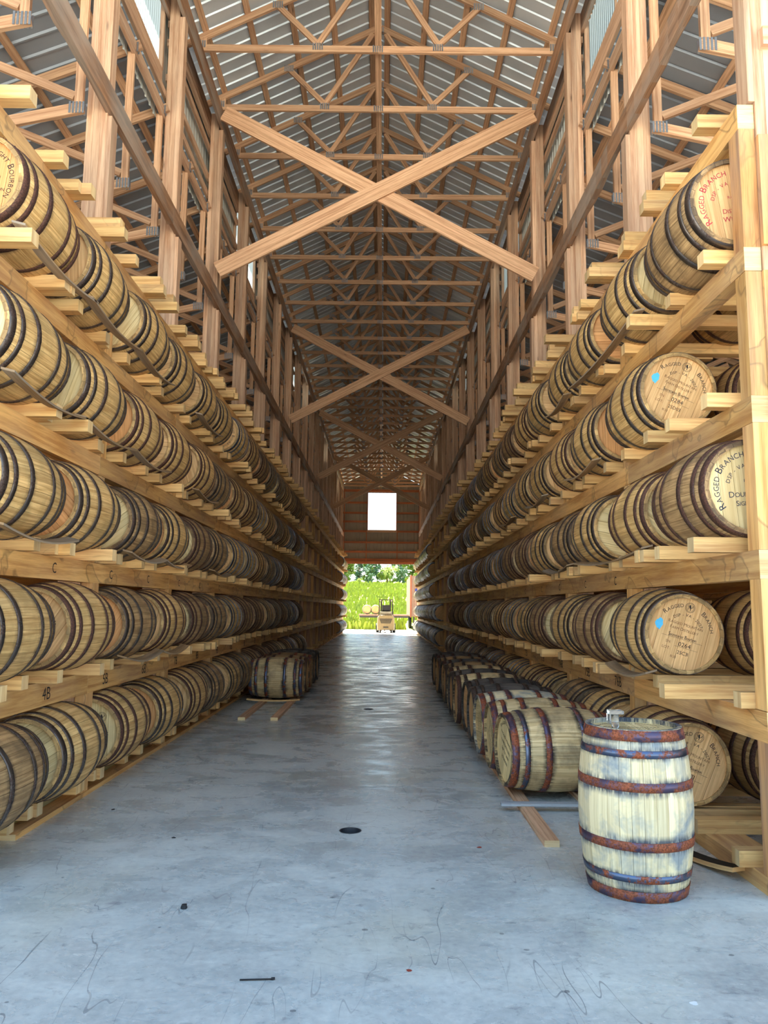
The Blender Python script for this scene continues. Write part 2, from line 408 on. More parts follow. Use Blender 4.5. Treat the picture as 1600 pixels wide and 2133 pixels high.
# ------------------------------------------------------------------ lettering
GLYPH = {}
def make_glyphs(chars):
    obs = []
    for ch in sorted(set(chars)):
        if ch == ' ': continue
        cu = bpy.data.curves.new('g', 'FONT'); cu.body = ch; cu.size = 1.0; cu.resolution_u = 3
        o = bpy.data.objects.new('g', cu); C.objects.link(o); obs.append((ch, o, cu))
    dg = bpy.context.evaluated_depsgraph_get(); dg.update()
    for ch, o, cu in obs:
        e = o.evaluated_get(dg); me = e.to_mesh()
        vs = [(v.co.x, v.co.y) for v in me.vertices]; fs = [tuple(p.vertices) for p in me.polygons]
        x0 = min(v[0] for v in vs); x1 = max(v[0] for v in vs)
        GLYPH[ch] = ([(x - x0, y) for x, y in vs], fs, x1 - x0); e.to_mesh_clear()
    for ch, o, cu in obs:
        bpy.data.objects.remove(o); bpy.data.curves.remove(cu)
    GLYPH[' '] = ([], [], 0.28)
make_glyphs("ABCDEFGHIJKLMNOPQRSTUVWXYZabcdefghijklmnopqrstuvwxyz0123456789-.:")
def glyph_run(txt, size, gap=0.09, caps=1.3):
    """list of (glyph, x, scale), total width; capitals starting a word stand larger"""
    out = []; x = 0; first = True
    for ch in txt:
        sc = size * (caps if first and ch.isalpha() else 1.0); g = GLYPH[ch]
        out.append((g, x, sc)); x += g[2] * sc + gap * size; first = ch == ' '
    return out, x - gap * size
def text_line(mb, txt, cx, cz, size, mat=0, y=0.0, rot=0.0, caps=1.0, stretch=1.0, gap=0.09):
    run, w = glyph_run(txt, size, gap, caps); ca, sa = math.cos(rot), math.sin(rot)
    for g, x, sc in run:
        n = len(mb.v)
        for vx, vy in g[0]:
            a = (x + vx * sc - w / 2) * stretch; b = vy * sc
            mb.v.append(Vector((cx + a * ca - b * sa, y, cz + a * sa + b * ca)))
        for f in g[1]: mb.face(tuple(n + i for i in f), [(0, 0)] * len(f), 0.5, mat)
def text_arc(mb, txt, r, mid, size, mat=0, y=0.0, caps=1.3, gap=0.09):
    """upright letters round the top of a circle, centred on angle mid (0 = top, clockwise)"""
    run, w = glyph_run(txt, size, gap, caps)
    for g, x, sc in run:
        an = mid + (x + g[2] * sc / 2 - w / 2) / r; ca, sa = math.cos(-an), math.sin(-an); n = len(mb.v)
        for vx, vy in g[0]:
            a = vx * sc - g[2] * sc / 2; b = vy * sc + r
            mb.v.append(Vector((a * ca - b * sa, y, a * sa + b * ca)))
        for f in g[1]: mb.face(tuple(n + i for i in f), [(0, 0)] * len(f), 0.5, mat)
def emblem(mb, cx, cz, r, mat=0, y=0.0):
    for r0, r1 in ((r * 0.93, r), (r * 0.70, r * 0.74)):
        n = len(mb.v)
        for i in range(32):
            a = 2 * PI * i / 32
            mb.v.append(Vector((cx + r0 * math.cos(a), y, cz + r0 * math.sin(a)))); mb.v.append(Vector((cx + r1 * math.cos(a), y, cz + r1 * math.sin(a))))
        for i in range(32):
            j = (i + 1) % 32; mb.face((n + 2 * i, n + 2 * i + 1, n + 2 * j + 1, n + 2 * j), [(0, 0)] * 4, 0.5, mat)
    for i in range(18):                                             # tiny strokes of the ring legend
        a = 2 * PI * i / 18; c, s_ = math.cos(a), math.sin(a); rr = r * 0.835; d = r * 0.05
        mb.quad([Vector((cx + (rr - d) * c - d * .6 * s_, y, cz + (rr - d) * s_ + d * .6 * c)), Vector((cx + (rr - d) * c + d * .6 * s_, y, cz + (rr - d) * s_ - d * .6 * c)),
                 Vector((cx + (rr + d) * c + d * .6 * s_, y, cz + (rr + d) * s_ - d * .6 * c)), Vector((cx + (rr + d) * c - d * .6 * s_, y, cz + (rr + d) * s_ + d * .6 * c))], mat=mat)
    def poly(pts):                                                  # a rearing lion in strokes
        n = len(mb.v)
        for x, z in pts: mb.v.append(Vector((cx + x * r, y, cz + z * r)))
        mb.face(tuple(range(n, n + len(pts))), [(0, 0)] * len(pts), 0.5, mat)
    poly([(-.05, -.15), (.18, -.28), (.22, .0), (.12, .28), (-.08, .34), (-.16, .1)])
    poly([(-.12, .26), (.08, .28), (.1, .48), (-.06, .56), (-.22, .46), (-.26, .34)])
    poly([(-.1, .12), (-.1, .24), (-.44, .34), (-.5, .24)]); poly([(-.1, -.02), (-.08, .1), (-.4, .06), (-.44, -.04)])
    poly([(.0, -.12), (-.12, -.24), (-.36, -.42), (-.42, -.3)]); poly([(.2, -.24), (.06, -.26), (.04, -.52), (.2, -.56)])
    poly([(.2, -.1), (.24, .0), (.46, .2), (.38, .44), (.52, .46), (.56, .12)])

# ------------------------------------------------------------------ barrels
HL, RH, RB = 0.44, 0.283, 0.335
def rad(y):
    k = 1 - (abs(y) / HL) ** 2
    return RH + (RB - RH) * k
NST = 30
HOOPS = [(0.382, 0.437), (0.298, 0.337), (0.127, 0.174)]
def stave_profile(mb, a0, a1, tint, seg=6, gap=0.012, lift=0.0):
    """one stave between two angles: outer skin, edges and chimes"""
    ys = [-HL + 2 * HL * i / seg for i in range(seg + 1)]
    u0, v0 = rnd.random() * 40, rnd.random() * 40; n = len(mb.v); am = (a0 + a1) / 2; w = (a1 - a0)
    aa, ab = a0 + gap * w, a1 - gap * w
    for y in ys:
        r = rad(y) + lift
        for ang, rr in ((aa, r), (am, r + 0.0006), (ab, r), (aa, r), (aa, r - 0.026), (ab, r - 0.026), (ab, r)):
            mb.v.append(Vector((rr * math.sin(ang), y, rr * math.cos(ang))))
    for i in range(seg):
        b = n + i * 7; c = b + 7; ua, ub = u0 + ys[i], u0 + ys[i + 1]
        mb.face((b, c, c + 1, b + 1), [(ua, v0), (ub, v0), (ub, v0 + .035), (ua, v0 + .035)], tint, 0, True)
        mb.face((b + 1, c + 1, c + 2, b + 2), [(ua, v0 + .035), (ub, v0 + .035), (ub, v0 + .07), (ua, v0 + .07)], tint, 0, True)
        mb.face((b + 6, c + 6, c + 5, b + 5), [(ua, v0), (ub, v0), (ub, v0 + .02), (ua, v0 + .02)], tint, 0)
        mb.face((b + 4, c + 4, c + 3, b + 3), [(ua, v0), (ub, v0), (ub, v0 + .02), (ua, v0 + .02)], tint, 0)
        mb.face((b + 5, c + 5, c + 4, b + 4), [(ua, v0), (ub, v0), (ub, v0 + .07), (ua, v0 + .07)], tint, 0)
    for b, rev in ((n, False), (n + seg * 7, True)):
        f = [b, b + 1, b + 2, b + 5, b + 4]
        mb.face(tuple(f if not rev else f[::-1]), [(u0, v0 + .01 * k) for k in range(5)], tint, 0)
def make_stave(k):
    mb = MB(); w = 2 * PI / NST; stave_profile(mb, -w / 2, w / 2, 0.3 + 0.2 * k, lift=(k - 1) * 0.0006); return mb.mesh('stave', 'oak_rack')
STAVE = [make_stave(k) for k in range(3)]
def make_body(seed, seg=6, nst=NST):
    mb = MB(); w = 2 * PI / nst
    for i in range(nst): stave_profile(mb, i * w, (i + 1) * w, rnd.random(), seg)
    return mb.mesh('stave_shell', 'oak_rack')
BODY = [make_body(i) for i in range(4)]
BODY_FAR = [make_body(9 + i, 4, 24) for i in range(2)]
def make_hoop(y0, y1, seg=40):
    mb = MB(); th = 0.0045; n = 0
    ring = [(y0, rad(y0) + .001), (y0, rad(y0) + th), (y1, rad(y1) + th), (y1, rad(y1) + .001)]
    for i in range(seg):
        a = 2 * PI * i / seg
        for y, r in ring: mb.v.append(Vector((r * math.sin(a), y, r * math.cos(a))))
    for i in range(seg):
        j = (i + 1) % seg
        for k in range(3):
            mb.face((i * 4 + k, j * 4 + k, j * 4 + k + 1, i * 4 + k + 1)[::-1], [(0, 0)] * 4, .5, 0, k == 1)
    # riveted lap
    a = 0.4; rr = rad((y0 + y1) / 2) + th
    for yy in (y0 * .7 + y1 * .3, y0 * .3 + y1 * .7):
        for da in (-.03, .03):
            p = Vector((rr * math.sin(a + da), yy, rr * math.cos(a + da))); q = p * (1 + .0025 / rr); q.y = p.y
            mb.tube(p, q, 0.005, 0.003, 6)
    return mb.mesh('hoop', 'hoop_dark')
HOOP = [make_hoop(s * a, s * b) if s > 0 else make_hoop(-b, -a) for s in (-1, 1) for a, b in HOOPS]
HOOPF = [make_hoop(-b, -a, 24) if s < 0 else make_hoop(a, b, 24) for s in (-1, 1) for a, b in HOOPS]
YH = HL - 0.026; RI = RH - 0.022
def board_poly(x0, x1, r=RI, n=8):
    x0 = max(x0, -r + 1e-4); x1 = min(x1, r - 1e-4)
    top = [(x0 + (x1 - x0) * i / n) for i in range(n + 1)]
    return [(x, math.sqrt(max(r * r - x * x, 0))) for x in top] + [(x, -math.sqrt(max(r * r - x * x, 0))) for x in top[::-1]]
BW = [-1, -0.70, -0.36, -0.05, 0.30, 0.66, 1]
def board_mesh(mb, k, front=True, gap=0.0008):
    p = board_poly(BW[k] * RI + gap, BW[k + 1] * RI - gap)
    n = len(mb.v); m = len(p); ya, yb = (-YH, -YH + .015) if front else (YH, YH - .015)
    u0, v0 = rnd.random() * 30, rnd.random() * 30; ti = rnd.random()
    mb.v.extend([Vector((x, ya, z)) for x, z in p] + [Vector((x, yb, z)) for x, z in p])
    f = tuple(range(n, n + m)); uv = [(u0 + z, v0 + x) for x, z in p]
    # seen from outside
    if front: mb.face(f[::-1][::-1] if False else f, uv, ti)
    else: mb.face(f[::-1], uv[::-1], ti)
    for i in range(m):
        j = (i + 1) % m
        q = (n + i, n + j, n + m + j, n + m + i)
        mb.face(q if not front else q[::-1], [(0, 0), (0, .1), (.02, .1), (.02, 0)], ti * .6)
HEADBOARD = []
for k in range(6):
    mb = MB(); board_mesh(mb, k, True, 0.0012); HEADBOARD.append(mb.mesh('head_board', 'oak_head'))
def head_mesh(front, far=False):
    mb = MB()
    for k in range(6): board_mesh(mb, k, front, 0.0010)
    return mb.mesh('head', 'oak_head')
HEADF, HEADB = head_mesh(True), head_mesh(False)
# pale raised rim ring the boards sit in (the part 'head' of a barrel whose boards are separate)
def rim_mesh():
    mb = MB(); seg = 40; ring = [(-YH - .001, RI + .001), (-YH + .012, RI + .004), (-YH + .012, RI - .004), (-YH - .001, RI - .001)]
    for i in range(seg):
        a = 2 * PI * i / seg
        for y, r in ring: mb.v.append(Vector((r * math.sin(a), y, r * math.cos(a))))
    for i in range(seg):
        j = (i + 1) % seg
        for k in range(4):
            l = (k + 1) % 4; mb.face((i * 4 + k, j * 4 + k, j * 4 + l, i * 4 + l), [(0, 0)] * 4, .7)
    return mb.mesh('head', 'oak_head')
RIM = rim_mesh()

def blob(mb, cx, cz, r, mat=0, drip=0.0, y=0.0, seed=0):
    n = 22; pts = []
    for i in range(n):
        a = 2 * PI * i / n; rr = r * (1 + 0.16 * math.sin(3 * a + seed) + 0.08 * math.sin(7 * a + 2 * seed))
        z = rr * math.cos(a); x = rr * math.sin(a)
        if z < 0: z *= 1 + drip; x *= 1 - 0.45 * drip * min(1, -z / r) if drip else 1
        pts.append(Vector((cx + x, y, cz + z)))
    k = len(mb.v); mb.v.extend(pts); mb.face(tuple(range(k, k + n)), [(0, 0)] * n, .5, mat)

INK_Y = -YH - 0.0012
def head_print(kind):
    """meshes of print laid on a head: [(name, mesh)]"""
    out = []
    def std(sn, lot, faded):
        mb = MB(); m = 'ink_black'
        text_arc(mb, 'RAGGED', 0.192, -0.62, 0.036, 0, INK_Y); text_arc(mb, 'BRANCH', 0.192, 0.86, 0.036, 0, INK_Y)
        text_arc(mb, 'DSP - VA - 20127', 0.128, 0.10, 0.030, 0, INK_Y, caps=1.0)
        emblem(mb, 0.0, 0.196, 0.036, 0, INK_Y)
        out.append(('stencil_lettering', mb.mesh('stencil_lettering', m)))
        mb = MB()
        text_line(mb, 'RAGGED MOUNTAIN', 0, 0.056, 0.026, 0, INK_Y, caps=1.2); text_line(mb, 'FARM DISTILLERY', 0, 0.018, 0.026, 0, INK_Y, caps=1.2)
        text_line(mb, 'SN:', -0.09, -0.090, 0.028, 0, INK_Y); text_line(mb, 'LOT:', -0.095, -0.135, 0.028, 0, INK_Y); text_line(mb, '10.33', -0.03, -0.185, 0.024, 0, INK_Y)
        out.append(('faint_lettering', mb.mesh('faint_lettering', 'ink_faded')))
        mb = MB()
        text_line(mb, 'Secretariat Bourbon', 0.0, -0.035, 0.031, 0, INK_Y, 0.02, 1.2, 0.86, 0.03)
        text_line(mb, sn, 0.03, -0.092, 0.044, 0, INK_Y, 0.02, 1.0); text_line(mb, lot, 0.03, -0.148, 0.036, 0, INK_Y, 0.02, 1.0)
        for z, x0, x1 in ((-0.044, -0.15, 0.15), (-0.100, -0.04, 0.13)):
            mb.quad([Vector((x0, INK_Y, z)), Vector((x1, INK_Y, z + .004)), Vector((x1, INK_Y, z + .0055)), Vector((x0, INK_Y, z + .0015))])
        out.append(('handwriting', mb.mesh('handwriting', m)))
    if kind == 'B': std('0264', '25C31', True)
    elif kind == 'D': std('0284', '25D03', False)
    elif kind == 'A': std('0271', '25C31', True)
    elif kind in ('C', 'E'):
        ink = 'ink_navy' if kind == 'C' else 'ink_red'; mb = MB()
        text_arc(mb, 'RAGGED BRANCH', 0.190, -1.12, 0.046, 0, INK_Y, caps=1.35); text_arc(mb, 'DSP - VA', 0.125, -0.70, 0.036, 0, INK_Y, caps=1.0)
        text_line(mb, 'RAGGED MOUNTAIN', 0.075, 0.035, 0.022, 0, INK_Y, caps=1.2); text_line(mb, 'FARM DISTILLERY', 0.080, 0.000, 0.022, 0, INK_Y, caps=1.2)
        if kind == 'C':
            text_line(mb, 'DOUBLE OAK', 0.0, -0.052, 0.040, 0, INK_Y, caps=1.25); text_line(mb, 'SIGNATURE', 0.0, -0.105, 0.036, 0, INK_Y, caps=1.25); text_line(mb, 'SN', 0.0, -0.155, 0.034, 0, INK_Y)
        else:
            text_line(mb, 'DISTILLED', 0.0, -0.06, 0.036, 0, INK_Y, caps=1.2); text_line(mb, 'WHISKEY', 0.0, -0.115, 0.040, 0, INK_Y, caps=1.2)
        out.append(('stencil_lettering', mb.mesh('stencil_lettering', ink)))
    elif kind == 'S':
        mb = MB(); text_arc(mb, 'STRAIGHT BOURBON', 0.190, 0.95, 0.042, 0, INK_Y, caps=1.35)
        text_arc(mb, 'VA - 20127', 0.120, 0.35, 0.030, 0, INK_Y, caps=1.0); text_line(mb, 'MOUNTAIN', 0.07, 0.02, 0.024, 0, INK_Y); text_line(mb, 'BOURBON', 0.10, -0.06, 0.030, 0, INK_Y); text_line(mb, 'LOT', 0.05, -0.13, 0.03, 0, INK_Y)
        out.append(('stencil_lettering', mb.mesh('stencil_lettering', 'ink_black')))
    elif kind == 'N':
        mb = MB(); text_arc(mb, 'STRAIGHT BOURBON', 0.185, 1.5, 0.046, 0, INK_Y, caps=1.35); text_line(mb, '25 826', 0.02, -0.17, 0.036, 0, INK_Y, 0.1)
        out.append(('stencil_lettering', mb.mesh('stencil_lettering', 'ink_black')))
    elif kind == 'L':
        mb = MB(); emblem(mb, 0.115, 0.13, 0.040, 0, INK_Y)
        out.append(('lion_seal', mb.mesh('lion_seal', 'ink_black')))
    elif kind == 'U':
        mb = MB(); text_arc(mb, 'RAGGED BRANCH DISTILLERY', 0.20, 0.0, 0.032, 0, INK_Y); text_line(mb, 'RAGGED MOUNTAIN', 0, 0.03, 0.034, 0, INK_Y, caps=1.2)
        text_line(mb, 'FARM DISTILLERY', 0, -0.02, 0.032, 0, INK_Y, caps=1.2); text_line(mb, 'SIGNATURE BOURBON', 0, -0.08, 0.03, 0, INK_Y); text_arc(mb, 'DSP - VA - 20127', 0.14, 0.0, 0.026, 0, INK_Y)
        out.append(('stencil_lettering', mb.mesh('stencil_lettering', 'ink_black')))
    elif kind == 'F':
        mb = MB(); text_arc(mb, 'RAGGED BRANCH', 0.20, -0.3, 0.036, 0, INK_Y)
        for i, tx in enumerate(('RAGGED MOUNTAIN', 'FARM DISTILLERY', 'DSP VA 20127', 'BOURBON')): text_line(mb, tx, 0, 0.07 - 0.06 * i, 0.034, 0, INK_Y)
        out.append(('stencil_lettering', mb.mesh('stencil_lettering', 'ink_black')))
    return out
PRINT = {}
def prints(kind):
    if kind not in PRINT: PRINT[kind] = head_print(kind)
    return PRINT[kind]
def spot_mesh(kind):
    k = 'spot' + kind
    if k not in PRINT:
        mb = MB()
        if kind == 'blue': blob(mb, -0.185, 0.03, 0.030, drip=0.7, y=INK_Y, seed=1)
        elif kind == 'bluelow': blob(mb, 0.12, -0.20, 0.026, drip=0.1, y=INK_Y, seed=2)
        elif kind == 'blueleft': blob(mb, 0.19, -0.05, 0.030, drip=0.5, y=INK_Y, seed=3)
        else: blob(mb, -0.12, -0.02, 0.024, drip=0.1, y=INK_Y, seed=4)
        PRINT[k] = mb.mesh('paint_spot', 'paint_red' if kind == 'red' else 'paint_blue')
    return PRINT[k]

def barrel(loc, yaw, label, group=None, roll=0.0, detail=0, body='oak_rack', head='oak_head', hoop='hoop_dark', hoops=None,
           printk=None, spot=None, upright=False, scale=1.0, name='barrel'):
    """detail 2: staves and head boards apart; 1: one shell of staves; 0: the far mesh"""
    root = empty(name, loc, yaw); tag(root, label, 'barrel', group)
    if scale != 1.0: root.scale = scale if isinstance(scale, tuple) else (scale,) * 3
    if upright: base = Matrix.Translation((0, 0, HL)) @ Matrix.Rotation(-PI / 2, 4, 'X') @ Matrix.Rotation(roll, 4, 'Y')
    else: base = Matrix.Translation((0, 0, RB)) @ Matrix.Rotation(roll, 4, 'Y')
    def put(nm, me, mat=None, parent=None, m=None):
        o = bpy.data.objects.new(nm, me); C.objects.link(o); o.parent = parent or root
        if parent is None: o.matrix_basis = base if m is None else base @ m
        elif m is not None: o.matrix_basis = m
        if mat: o.material_slots[0].link = 'OBJECT'; o.material_slots[0].material = MAT[mat]
        return o
    if detail == 2:
        w = 2 * PI / NST
        for i in range(NST): put('stave', STAVE[rnd.randrange(3)], body, m=Matrix.Rotation(i * w, 4, 'Y'))
        hd = put('head', RIM, head)
        for k in range(6): put('head_board', HEADBOARD[k], head, parent=hd)
        put('head', HEADB, head)
    else:
        put('stave_shell', (BODY if detail else BODY_FAR)[rnd.randrange(4 if detail else 2)], body)
        hd = put('head', HEADF, head); put('head', HEADB, head)
    for i in range(6):
        put('hoop', (HOOP if detail else HOOPF)[i], hoops[i] if hoops else hoop)
    if printk:
        for nm, me in prints(printk): put(nm, me, parent=hd)
    if spot: put('paint_spot', spot_mesh(spot), parent=hd)
    return root

# ------------------------------------------------------------------ key dimensions
BAY = 2.267
FACE = 2.273                       # aisle face of the racks
BASE = {1: 4.48, -1: 4.29}         # far side of the first post of each rack
END_Y = 47.6
NB = 19
BT = [0.10, 1.0, 1.90, 2.80, 3.71, 4.63]      # tops of sill and beams
BB = [0.0, 0.83, 1.735, 2.64, 3.56, 4.47]
RAILH = 0.09

# ------------------------------------------------------------------ floor
def floor():
    fl = empty('floor'); tag(fl, kind='structure')
    drains = [(-0.07, 5.61), (-0.06, 12.11), (-0.02, 18.6), (0.0, 25.1)]
    joints = [-9.0, -3.0, 1.9, 6.95, 12.9, 18.9, 24.9, 30.9, 36.9, 42.9, 48.2]
    xa, xb = -9.5, 9.5
    for y0, y1 in zip(joints, joints[1:]):
        mb = MB(); y0 += .003; y1 -= .003; h = .26
        ds = sorted([d for d in drains if y0 < d[1] < y1], key=lambda d: d[1]); yc = y0
        def rect(a, b, c, d): mb.quad([Vector((a, c, 0)), Vector((b, c, 0)), Vector((b, d, 0)), Vector((a, d, 0))])
        for dx, dy in ds:
            rect(xa, xb, yc, dy - h); rect(xa, dx - h, dy - h, dy + h); rect(dx + h, xb, dy - h, dy + h)
            n = len(mb.v); N = 32; r = 0.075
            for i in range(N):
                a = 2 * PI * i / N; c, s_ = math.cos(a), math.sin(a); k = h / max(abs(c), abs(s_))
                mb.v.append(Vector((dx + c * k, dy + s_ * k, 0))); mb.v.append(Vector((dx + c * r, dy + s_ * r, 0)))
            for i in range(N):
                j = (i + 1) % N; mb.face((n + 2 * i, n + 2 * j, n + 2 * j + 1, n + 2 * i + 1), [(0, 0)] * 4)
            yc = dy + h
        rect(xa, xb, yc, y1)
        for yy in (y0, y1):
            q = [Vector((xa, yy, -.06)), Vector((xb, yy, -.06)), Vector((xb, yy, 0)), Vector((xa, yy, 0))]
            mb.quad(q if yy == y0 else q[::-1])
        build(mb, 'concrete_slab', 'concrete', fl)
    for i, (dx, dy) in enumerate(drains):
        mb = MB(); N = 32
        for r0, r1, z0, z1 in ((.078, .071, .002, .002), (.071, .066, .002, -.08)):
            n = len(mb.v)
            for k in range(N):
                a = 2 * PI * k / N
                mb.v.append(Vector((dx + r0 * math.cos(a), dy + r0 * math.sin(a), z0))); mb.v.append(Vector((dx + r1 * math.cos(a), dy + r1 * math.sin(a), z1)))
            for k in range(N):
                j = (k + 1) % N; mb.face((n + 2 * k, n + 2 * j, n + 2 * j + 1, n + 2 * k + 1), [(0, 0)] * 4)
        n = len(mb.v); mb.v.extend([Vector((dx + .066 * math.cos(2 * PI * k / N), dy + .066 * math.sin(2 * PI * k / N), -.08)) for k in range(N)])
        mb.face(tuple(range(n, n + N)), [(0, 0)] * N)
        o = build(mb, 'floor_drain', 'iron_drain')
        tag(o, 'round sunken steel floor drain in the aisle, %s from the front' % ordn(i), 'drain', 'floor drains down the aisle')
    # ground in front of and beyond the building
    mb = MB(); mb.quad([Vector((-40, -60, -.05)), Vector((40, -60, -.05)), Vector((40, 2.5, -.05)), Vector((-40, 2.5, -.05))])
    mb.quad([Vector((-40, 2.5, -.07)), Vector((40, 2.5, -.07)), Vector((40, 58, -.07)), Vector((-40, 58, -.07))])
    tag(build(mb, 'ground', 'gravel'), kind='structure')
floor()

# ------------------------------------------------------------------ racks
def rack(s):
    side = 'right' if s > 0 else 'left'
    rk = empty('barrel_rack', (s * FACE, 4.3, 0))
    tag(rk, 'tall sawn timber rack of five barrel tiers along the %s side of the aisle' % side, 'barrel rack')
    base = BASE[s]; O = Vector((-s * FACE, -4.3, 0))
    def X(a, b): return (min(s * a, s * b), max(s * a, s * b))
    def add(mb, nm, mats=('rack_beam', 'end_grain')): return build(mb, nm, list(mats), rk, O)
    # beams, two bays long
    for t in range(1, 6):
        k = 0; y = base - 0.13
        while y < END_Y - 0.3:
            ln = BAY * (1 if (k == 0 and t % 2) else 2); y2 = min(y + ln, END_Y)
            mb = MB(); x0, x1 = X(FACE, FACE + .10); dz = rnd.uniform(-.004, .004)
            mb.box(x0, x1, y + .002, y2 - .002, BB[t] + dz, BT[t] + dz, axis=1, endmat=1); add(mb, 'beam'); y = y2; k += 1
    # sill
    y = base - 0.13
    while y < END_Y - .3:
        y2 = min(y + 2 * BAY, END_Y); mb = MB()
        x0, x1 = X(FACE + (0 if s > 0 else .13), FACE + .26); mb.box(x0, x1, y, y2 - .003, 0, .10, axis=1, endmat=1)
        add(mb, 'sill', ('rack_beam' if s > 0 else 'treated_sill', 'end_grain'))
        if s < 0 and y2 > 5.3:
            mb = MB(); x0, x1 = X(FACE - .005, FACE + .125); mb.box(x0, x1, max(y, 5.3), y2 - .003, 0, .038, axis=1, endmat=1); add(mb, 'floor_plate', ('rack_beam', 'end_grain'))
        y = y2
    # posts between the beams
    for k in range(NB + 1):
        yp = base + BAY * k
        if yp > END_Y + .1: break
        for t in range(5):
            mb = MB(); x0, x1 = X(FACE + .001, FACE + .099); z0 = BT[t]; z1 = BB[t + 1]
            if t == 0: z0 = .10 if s > 0 else .0
            mb.box(x0, x1, yp - .13, yp, z0 + .001, z1 - .001, axis=2)
            o = add(mb, 'post', ('end_board' if (k == 0 and s > 0 and t in (0, 4)) else 'rack_beam',))
            if k == 0 and s > 0:
                w = (.085, .20, .23, .22, .12)[t]; mb = MB(); x0, x1 = X(FACE + .101, FACE + .10 + w)
                mb.box(x0, x1, yp - .15 - .02 * (t == 4), yp - .02, z0 + .001, z1 - .001 - .06 * (t == 4), axis=2); add(mb, 'post', ('end_board',))
    # inner rows of posts carry the rails behind
    for xi in (3.50, 4.62, 5.74, 6.86):
        for k in range(NB + 1):
            yp = base + BAY * k
            if yp > END_Y: break
            mb = MB(); x0, x1 = X(xi, xi + .12); mb.box(x0, x1, yp - .13, yp, .0, 4.47, axis=2); add(mb, 'post', ('rack_beam',))
        for t in range(6):
            mb = MB(); x0, x1 = X(xi + .001, xi + .10); mb.box(x0, x1, base - .122, END_Y, max(BB[t], .0), BT[t] - .002, axis=1); add(mb, 'inner_beam', ('rack_beam',))
    # rails across the beams
    far = MB(); ncol = 2 * NB
    for t in range(6):
        for c in range(ncol):
            yc = col_y(s, c) + HL
            if yc > END_Y - .4: continue
            if s > 0 and c == 0 and t in (0, 1, 3): offs = (-0.42, 0.05) if t == 1 else (-0.30, 0.34)
            else: offs = (-0.33, 0.33)
            for o_ in offs:
                out = rnd.choice((.10, .13, .16, .20, .26)) + rnd.uniform(-.02, .02) if t else rnd.uniform(.03, .09)
                if s > 0 and t == 1 and c == 0: out = .35 if o_ > 0 else .08
                y0 = yc + o_ + rnd.uniform(-.015, .015); w = .095; inn = 4.1 if c < 4 or t > 3 else 3.7
                zz = BT[t]
                dest = far if c >= 20 else MB()
                x0, x1 = X(FACE - out, inn + FACE - 2.2); dest.box(x0, x1, y0 - w / 2, y0 + w / 2, zz + .0005, zz + RAILH, axis=0, endmat=1)
                if dest is not far: add(dest, 'rail', ('rack_rail', 'end_grain'))
                if rnd.random() < .42 and c < 20 and not (s > 0 and c == 0):
                    mb = MB(); sg = -1 if o_ > 0 else 1; w2 = rnd.uniform(.05, .09); o2 = out * rnd.uniform(.45, 1.05)
                    x0, x1 = X(FACE - o2, FACE + rnd.uniform(.3, .8)); yy = y0 - sg * (w / 2 + w2 / 2 + .003)
                    mb.box(x0, x1, yy - w2 / 2, yy + w2 / 2, zz + .0005, zz + RAILH * rnd.uniform(.85, 1.0), axis=0, endmat=1); add(mb, 'spacer_block', ('rack_rail', 'end_grain'))
                if t == 5 and c < 12 and rnd.random() < .6:
                    mb = MB(); x0, x1 = X(FACE - out * .8, 4.0); mb.box(x0, x1, y0 - w / 2 + .01, y0 + w / 2 + .015, zz + RAILH + .0005, zz + RAILH * 1.95, axis=0, endmat=1)
                    add(mb, 'spacer_block', ('rack_rail', 'end_grain'))
    o = build(far, 'far_rails', ['rack_rail', 'end_grain'], rk, O); tag(o, kind='stuff')
    # thin sprung strips lying on the rail ends
    strips = {1: [(2, 1, 2.0), (2, 3, 1.2), (3, 2, 1.1), (3, 4, 1.1), (4, 1, 2.1), (4, 3, 1.0), (3, 6, 1.1), (1, 1, 1.0)],
              -1: [(3, 0, 1.15), (3, 1, 1.2), (3, 2, 1.1), (3, 4, 1.1), (4, 0, 1.2), (4, 1, 1.2), (4, 2, 1.1), (4, 4, 1.2), (2, 0, 1.1), (2, 2, 1.1), (2, 3, 1.0), (2, 5, 1.1), (1, 2, 1.1), (1, 3, 1.0)]}[s]
    for t, c, ln in strips:
        ya = col_y(s, c) + .05; n = 10; mb = MB(); xm = FACE - .20; w = .085; ti = rnd.random(); nn = 0
        for i in range(n + 1):
            f = i / n; sag = .055 * math.sin(PI * f); z = BT[t] + RAILH + .004 - sag + .002 * (i in (0, n))
            for dx, dz in ((-w / 2, 0), (w / 2, 0), (w / 2, .014), (-w / 2, .014)): mb.v.append(Vector((s * (xm + dx), ya + ln * f, z + dz + (dx + w / 2) * .25)))
        for i in range(n):
            for k in range(4):
                l = (k + 1) % 4; a = i * 4; q = (a + k, a + l, a + 4 + l, a + 4 + k)
                mb.face(q if s < 0 else q[::-1], [(ln * i / n, k * .1), (ln * i / n, k * .1 + .08), (ln * (i + 1) / n, k * .1 + .08), (ln * (i + 1) / n, k * .1)], ti)
        mb.face((3, 2, 1, 0), [(0, 0)] * 4); mb.face(tuple(n * 4 + k for k in (0, 1, 2, 3)), [(0, 0)] * 4)
        build(mb, 'bent_strip', 'strip_wood', rk, O)
    # stencilled marks on the beams
    def mark(txt, c, t, size):
        mb = MB(); yc = col_y(s, c) + HL - .20; zc = (BB[t] + BT[t]) / 2 - size * .35
        run = MB(); text_line(run, txt, 0, 0, size, 0, 0)
        for v in run.v: mb.v.append(Vector((s * (FACE - .0015), yc - s * v.x, zc + v.z)))
        for f in run.f: mb.face(f, [(0, 0)] * len(f))
        build(mb, 'stencil_mark', 'ink_black', rk, O)
